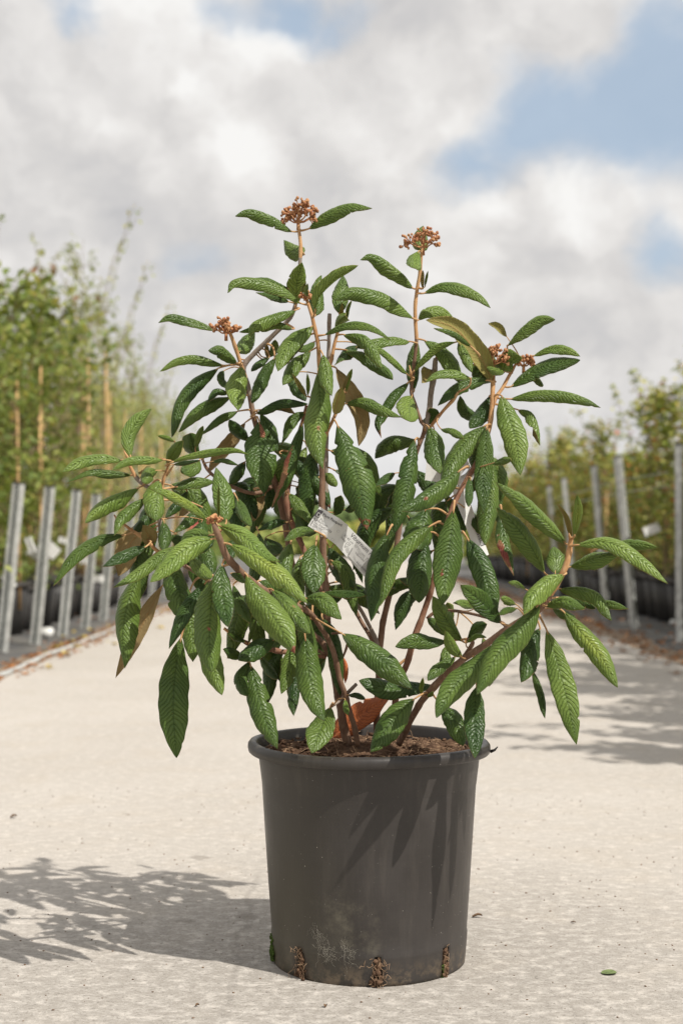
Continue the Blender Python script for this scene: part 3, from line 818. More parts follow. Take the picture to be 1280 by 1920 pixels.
STEM_TXT = """
bark; 655,1400,0,9; 646,1370,0,9; 632,1290,-.01,8.5; 620,1220,-.01,8; 612,1140,-.02,7.5; 606,1040,-.02,7; 604,950,-.02,6.5; 604,870,-.02,5.5; 603,780,-.03,5; 601,715,-.04,4.5; 597,655,-.05,4.2; 588,605,-.06,3.8; 578,572,-.06,3.5; 573,556,-.06,3
bark; 672,1400,-.03,5.5; 666,1375,-.03,5.5; 650,1310,-.035,5.5; 636,1270,-.04,5.5; 622,1215,-.05,5.5; 600,1175,-.08,5; 575,1145,-.12,5.5; 520,1120,-.18,6.5; 470,1090,-.22,7; 440,1060,-.25,7; 420,1035,-.27,6.5; 410,1005,-.28,6; 402,982,-.285,4.5
bark; 625,1240,0,6.5; 605,1205,.02,6.5; 580,1180,.04,6; 560,1120,.06,6; 545,1040,.07,6.5; 530,960,.08,7; 515,905,.08,6.5; 497,850,.07,6; 480,800,.06,6; 470,755,.06,5; 462,715,.06,4.8; 452,683,.05,4.4; 440,648,.04,4; 426,612,.03,3.4
grey; 474,770,.06,5; 466,725,.06,5; 457,688,.06,5.5; 478,662,.055,5.5; 508,632,.045,5; 538,603,.04,4.6; 552,575,.03,4.2; 558,540,.025,4; 562,500,.02,3.8; 564,465,.02,3.8; 561,430,.02,3.4; 559,410,.02,3
grey; 610,1010,.02,5; 611,900,.02,4.6; 613,800,.02,4.4; 615,700,.02,4.2; 618,588,.02,4.2
tan; 613,704,.0,3.6; 621,674,.0,3.8; 627,645,0,3.6; 634,615,0,3.2; 639,590,0,2.6
tan; 604,860,-.02,3.2; 612,815,-.03,3.4; 627,778,-.04,3.4; 638,745,-.05,3; 647,722,-.05,2.5
bark; 705,1385,.03,6.5; 708,1300,.03,7; 712,1210,.035,7; 722,1150,.035,6.5; 734,1090,.03,6.5; 745,1010,.03,6; 757,930,.035,5.5; 780,850,.04,5; 797,805,.045,4.6; 790,792,.045,4; 780,765,.045,4; 771,735,.045,4; 775,690,.045,4; 780,640,.045,4; 778,605,.045,4.2; 779,565,.045,4; 786,520,.045,3.8; 790,480,.045,3.6; 792,458,.045,3
grey; 799,806,.045,5.5; 804,770,.05,6; 810,725,.055,6; 815,695,.055,6.2; 817,672,.055,5
tan; 803,805,.045,3.4; 815,790,.04,3.4; 832,768,.03,3.4; 848,750,.02,4.2; 858,735,.01,2
bark; 710,1225,.035,5; 690,1185,.05,4.6; 668,1150,.07,4.4; 655,1115,.08,4.4; 632,1078,.09,4; 615,1050,.10,4
grey; 712,1220,.035,4.5; 700,1190,.03,4.2; 680,1150,.03,4; 664,1128,.03,4; 648,1100,.03,3.8; 622,1060,.03,3.4
red; 735,1385,-.02,7; 745,1290,-.02,7; 762,1245,-.03,6.5; 779,1190,-.03,6.5; 797,1140,-.03,6; 814,1085,-.04,6; 828,1020,-.03,5.6; 843,965,-.02,5.5; 858,930,-.01,5; 874,900,.0,5.2; 897,858,.02,5; 914,812,.04,5.4; 921,770,.05,5; 924,730,.055,4.8; 925,700,.06,4.2; 923,674,.06,4
tan; 921,770,.05,4; 930,745,.06,4; 943,725,.065,4; 954,705,.07,3.6; 965,685,.07,3; 974,672,.07,2
bark; 748,1395,-.03,7; 775,1338,-.06,7; 800,1303,-.09,7; 830,1270,-.12,7; 866,1237,-.15,6.5; 905,1212,-.18,6.5; 950,1180,-.20,6.5; 990,1155,-.22,6.5; 1015,1137,-.23,6.5; 1034,1108,-.235,6.5; 1052,1078,-.24,6; 1063,1052,-.24,6; 1067,1030,-.24,5; 1070,1008,-.24,4
red; 610,1232,-.02,4; 575,1227,-.03,4.5; 530,1222,-.04,5.5; 505,1217,-.05,5; 480,1212,-.06,4.6; 463,1206,-.07,4.2; 440,1192,-.08,3.2; 420,1178,-.08,3
bark; 610,1228,-.02,3.6; 540,1190,-.04,3.8; 440,1120,-.07,4; 370,1075,-.09,4; 330,1052,-.10,4; 300,1037,-.11,3.8; 275,1012,-.12,3.6; 250,997,-.12,3.4; 233,983,-.12,2.4
grey; 312,1046,-.10,4; 303,1010,-.10,4.4; 298,965,-.10,4; 293,940,-.10,4; 283,918,-.105,4.2; 268,907,-.11,4.2; 256,895,-.11,4.2; 246,878,-.11,3.4; 238,862,-.11,2
tan; 296,950,-.10,3; 303,920,-.09,3; 307,896,-.09,3.4; 312,882,-.09,3; 318,866,-.09,2.4
bark; 515,910,.08,5; 480,925,.06,4; 440,915,.04,4; 405,895,.03,3.6; 388,878,.03,3.4; 379,858,.03,2.6
red; 604,1140,-.02,3.6; 598,1090,.0,4; 560,1010,.03,6; 538,945,.04,6.5; 548,880,.05,5; 560,815,.05,4; 575,760,.04,3.4
bark; 470,1208,-.07,3; 462,1220,-.08,3; 463,1238,-.08,2.4
bark; 640,1187,-.06,2.2; 622,1188,-.04,2.6; 612,1195,-.02,2.6
grey; 668,1282,-.03,3.5; 655,1296,-.03,4; 640,1312,-.03,3; 622,1325,-.05,2.4
bark; 864,1238,-.15,4.5; 885,1205,-.16,3.8; 874,1198,-.16,3
bark; 950,1180,-.2,3.4; 935,1165,-.16,3; 880,1150,-.1,3; 845,1145,-.05,3.4; 815,1148,-.03,3.6; 800,1160,-.03,3.6
tan; 772,1225,.0,2.6; 745,1250,.0,3; 733,1262,.01,2
bark; 653,1208,-.02,2.2; 655,1195,-.02,2.6; 648,1220,-.02,2.6; 640,1240,-.02,2
"""
STEMS = []
def parse_stems():
    for ln in STEM_TXT.strip().splitlines():
        a = [x.strip() for x in ln.split(';')]
        P = [tuple(float(q) for q in x.split(',')) for x in a[1:]]
        STEMS.append((a[0], P))
parse_stems()
SAMP = []          # (position, photo px, photo py, Y)
MATS = {'bark': M_BARK, 'grey': M_BARKG, 'tan': M_SHOOT, 'red': M_BARKR}
for kind, P in STEMS:
    vs = [at(x, y, Y) for (x, y, Y, r_) in P]; n = max(8, 5*len(P)); c, L = spline(vs, n)
    rr = [p[3]*.00079 for p in P]; cum = [0]
    for i in range(1, len(vs)): cum.append(cum[-1]+(vs[i]-vs[i-1]).length)
    rad_ = []
    for k in range(n+1):
        s = cum[-1]*k/n; j = 0
        while j < len(cum)-2 and cum[j+1] < s: j += 1
        f = (s-cum[j])/(cum[j+1]-cum[j]); q = rr[j]+(rr[j+1]-rr[j])*min(1, max(0, f))
        # swollen nodes along the shoot
        q *= 1+.16*exp(-(((s/.055) % 1-.5)/.09)**2)+random.uniform(-.03, .03); rad_.append(q)
    c = [p+Vector((noise.noise(p*30)*.0016, noise.noise(p*30+Vector((9, 0, 0)))*.0016, 0)) for p in c]
    V, F = [], []; tube(V, F, [loc(p) for p in c], rad_, 10)
    topshoot = P[-1][1] < 700 or (kind == 'bark' and len(P) > 8)
    o = obj('stem', (V, F), MATS[kind], shrub)
    # upper half of long shoots turns rusty tan
    if kind in ('bark', 'grey', 'red') and len(P) > 7 and P[-1][3] < 4.2:
        o.data.materials.append(M_SHOOT)
        for pl in o.data.polygons:
            ring = pl.vertices[0]//10
            if ring > n*.80: pl.material_index = 1
    for p in c: SAMP.append((p, HX+(p.x)/(p.y-CAM_Y)*FPX, HY-(p.z-CAM_Z)/(p.y-CAM_Y)*FPX, p.y))

LCOUNT = [0]
def make_leaf(pts, w, Yb, dY, roll, tone, flags='', mats=None, parent=shrub, name='leaf', petiole=True, label=None):
    """pts: midrib from stalk to tip as seen; w: width seen; Yb: distance of the base; dY: how far the tip comes nearer(-)/goes back(+)
    roll: degrees the blade's face turns from the viewer towards the sky"""
    LCOUNT[0] += 1; rnd = random.Random(LCOUNT[0]*7+3)
    m = len(pts); under = 'u' in flags
    L0 = [0]
    for i in range(1, m): L0.append(L0[-1]+math.dist(pts[i], pts[i-1]))
    vs = [at(x, y, Yb+dY*(L0[i]/L0[-1])) for i, (x, y) in enumerate(pts)]
    small = L0[-1] < 62
    nu, nv = (34, 8) if small else (92, 12)
    c, L = spline(vs, nu)
    scale = (Yb+dY/2-CAM_Y)/FPX
    rl = radians(roll)
    hw0 = w*scale/2/max(.45, cos(rl))*.93
    nveins = max(8, L/.0078)
    camp = Vector((0, CAM_Y, CAM_Z))
    vph = rnd.random()
    V, VE, CO, F = [], [], [], []
    twist = rnd.gauss(0, .34); wav = rnd.uniform(.05, .24); wp = rnd.uniform(0, 6); fold = rnd.uniform(.18, .70)*(1 if 'f' not in flags else 2.0)
    if 'n' in flags: fold = .07
    prevN = None
    thick = .0007
    top, bot = [], []
    slope = rnd.uniform(2.4, 3.3); ue = rnd.uniform(.84, 1.0); pe = rnd.uniform(1.95, 2.5); te = rnd.uniform(.76, 1.02)
    bulge = rnd.uniform(-.03, .05)*L if not small else 0; side = rnd.uniform(-.08, .08)
    nick = [(rnd.uniform(.25, .95), rnd.choice((-1, 1)), rnd.uniform(.12, .35), rnd.uniform(.008, .02)) for _ in range(rnd.choice((0, 0, 1, 1)) if not small else 0)]
    if 'D' in flags: nick += [(.22, -1, .42, .02), (.45, -1, .5, .018), (.18, 1, .3, .02), (.8, 1, .2, .012)]
    for i in range(nu+1):
        u = i/nu
        T = (c[min(nu, i+1)]-c[max(0, i-1)]).normalized()
        tc = (camp-c[i]); N0 = (tc-T*tc.dot(T)).normalized(); B = T.cross(N0)
        if abs(B.z) > .35:
            if B.z < 0: B = -B
        elif B.x < 0: B = -B
        if prevN is not None and B.dot(prevN) < 0: B = -B
        prevN = B
        ang = rl+twist*(u-.5)*2+('t' in flags)*u*1.1
        N = N0*cos(ang)+B*sin(ang)
        Wd = T.cross(N).normalized()
        if under: N = -N; Wd = -Wd
        # lance shape, rounded at the stalk, bluntly pointed at the tip
        uu = u**ue
        x = 2*uu-1
        prof = max(0, 1-abs(x)**pe)**(.95 if x < 0 else te)
        prof = max(prof, .02)*(1+.025*sin(u*40+wp)+.02*sin(u*17+wp*2))
        for j in range(nv+1):
            v = -1+2*j/nv
            # denser columns near the midrib
            v = math.copysign(abs(v)**1.15, v)
            hw = hw0*prof*(1+.05*sin(wp+v))
            for (nu_, sd_, dp, wd) in nick:
                if v*sd_ > .45:
                    g = exp(-((u-nu_)/wd)**2); hw *= 1-dp*g*(v*sd_-.45)/.55
            ph = u*nveins-slope*abs(v)**1.2+vph+.30*sin(u*23+wp)+.24*sin(u*9+v*3+wp)+.12*sin(u*51+v*5)
            q = abs((ph % 1)-.5)*2                     # 1 on a vein
            quilt = (1-q**2.4)*.00125*(1-abs(v)**5)*min(1, prof*1.3)
            groove = -.0017*exp(-(v/.11)**2)*(1-.5*u)
            droop = -fold*hw*(abs(v)**2.0)*1.25
            ripple = wav*hw*sin(u*11+wp+(1.6 if v > 0 else 0))*abs(v)**1.5*.6
            h = droop+quilt+groove+ripple+bulge*sin(pi*u)+side*hw*v
            hwv = hw*v*(1-.13*fold*abs(v))
            p = c[i]+Wd*hwv+N*h
            top.append(p); bot.append(p-N*thick)
            VE.append(ph); CO.append((hwv, u*L, v))
    nT = len(top); V = [loc(p) for p in top+bot]
    row = nv+1
    for i in range(nu):
        for j in range(nv):
            a = i*row+j; F.append((a, a+1, a+row+1, a+row))
    nf = len(F)
    for i in range(nu):
        for j in range(nv):
            a = nT+i*row+j; F.append((a+row, a+row+1, a+1, a))
    for i in range(nu):
        a = i*row; F.append((a+row, a+row+nT, a+nT, a)); a = i*row+nv; F.append((a, a+nT, a+row+nT, a+row))
    # fix winding so that the top sheet faces along N
    a, b_, d_ = V[F[(nu//2)*nv+nv//2][0]], V[F[(nu//2)*nv+nv//2][1]], V[F[(nu//2)*nv+nv//2][3]]
    Nmid = (V[(nu//2)*row+nv//2]-V[nT+(nu//2)*row+nv//2])
    if (b_-a).cross(d_-a).dot(Nmid) < 0: F = [f[::-1] for f in F]
    mi = [0]*nf+[1]*nf+[1]*(2*nu)
    # stalk back to the nearest shoot
    if petiole:
        best = None
        for (p, sx, sy, sY) in SAMP:
            dd = (p-c[0]).length+abs(p.z-c[0].z)*.15
            if best is None or dd < best[0]: best = (dd, p)
        T0 = (c[0]-c[3]).normalized()
        if best[0] < .075:
            e = best[1]
        else: e = c[0]+T0*.018+Vector((0, .006, -.006))
        mid_ = c[0]*.5+e*.5+T0*min(.008, best[0]*.25)
        pc, _ = spline([e, mid_, c[0]+Vector((0, 0, 0)), c[4]-(top[4*row+nv//2]-bot[4*row+nv//2])*1.2], 9)
        n0 = len(V); rr_ = [(.0021 if not small else .0014)*(1-.45*k/9) for k in range(10)]
        PV, PF = [], []; tube(PV, PF, [loc(p) for p in pc], rr_, 6)
        V += PV; F += [tuple(q+n0 for q in f) for f in PF]; mi += [2]*len(PF)
    me = bpy.data.meshes.new(name); me.from_pydata(V, [], F)
    me.polygons.foreach_set('material_index', mi); me.polygons.foreach_set('use_smooth', [True]*len(F))
    nV = len(V)
    ve = np.zeros(nV, 'f'); ve[:nT] = VE; ve[nT:2*nT] = VE
    co = np.zeros((nV, 3), 'f'); co[:nT] = CO; co[nT:2*nT] = CO
    a1 = me.attributes.new('vein', 'FLOAT', 'POINT'); a1.data.foreach_set('value', ve)
    a2 = me.attributes.new('leafco', 'FLOAT_VECTOR', 'POINT'); a2.data.foreach_set('vector', co.ravel())
    a4 = me.attributes.new('seed', 'FLOAT', 'POINT'); a4.data.foreach_set('value', np.full(nV, rnd.random()*10, 'f'))
    a3 = me.color_attributes.new('tone', 'FLOAT_COLOR', 'POINT'); ar = np.zeros((nV, 4), 'f'); ar[:, 3] = 1
    ar[:, 0] = min(1, max(0, tone*1.2-.05+rnd.uniform(-.14, .14)))  # contrast raised; part of the dark tones is shade put into the colour
    U = np.zeros(nV); U[:2*nT] = np.tile(np.repeat(np.linspace(0, 1, nu+1), row), 2); Vv = co[:, 2]
    if 'r' in flags: ar[:, 1] = np.clip((U-.80)*3.2, 0, .75)
    if 'R' in flags: ar[:, 1] = np.clip(.75*np.exp(-((Vv-.7)/.6)**2)*np.clip((U-.1)*3, 0, 1), 0, 1)
    if 'b' in flags: ar[:, 1] = .75*np.exp(-((U-.15)/.12)**2-((Vv+.3)/.35)**2)
    if 's' in flags: ar[:, 1] = .50*np.exp(-((U-rnd.uniform(.35, .7))/.07)**2-((Vv-rnd.uniform(-.7, .5))/.3)**2)
    if 'y' in flags: ar[:, 2] = np.exp(-((U-.5)/.28)**2)*.75
    ar[2*nT:, 1] = 0
    a3.data.foreach_set('color', ar.ravel())
    o = obj(name, me, mats or [M_LEAF, M_UNDER, M_PET], parent, label=label, smooth=False)
    return o

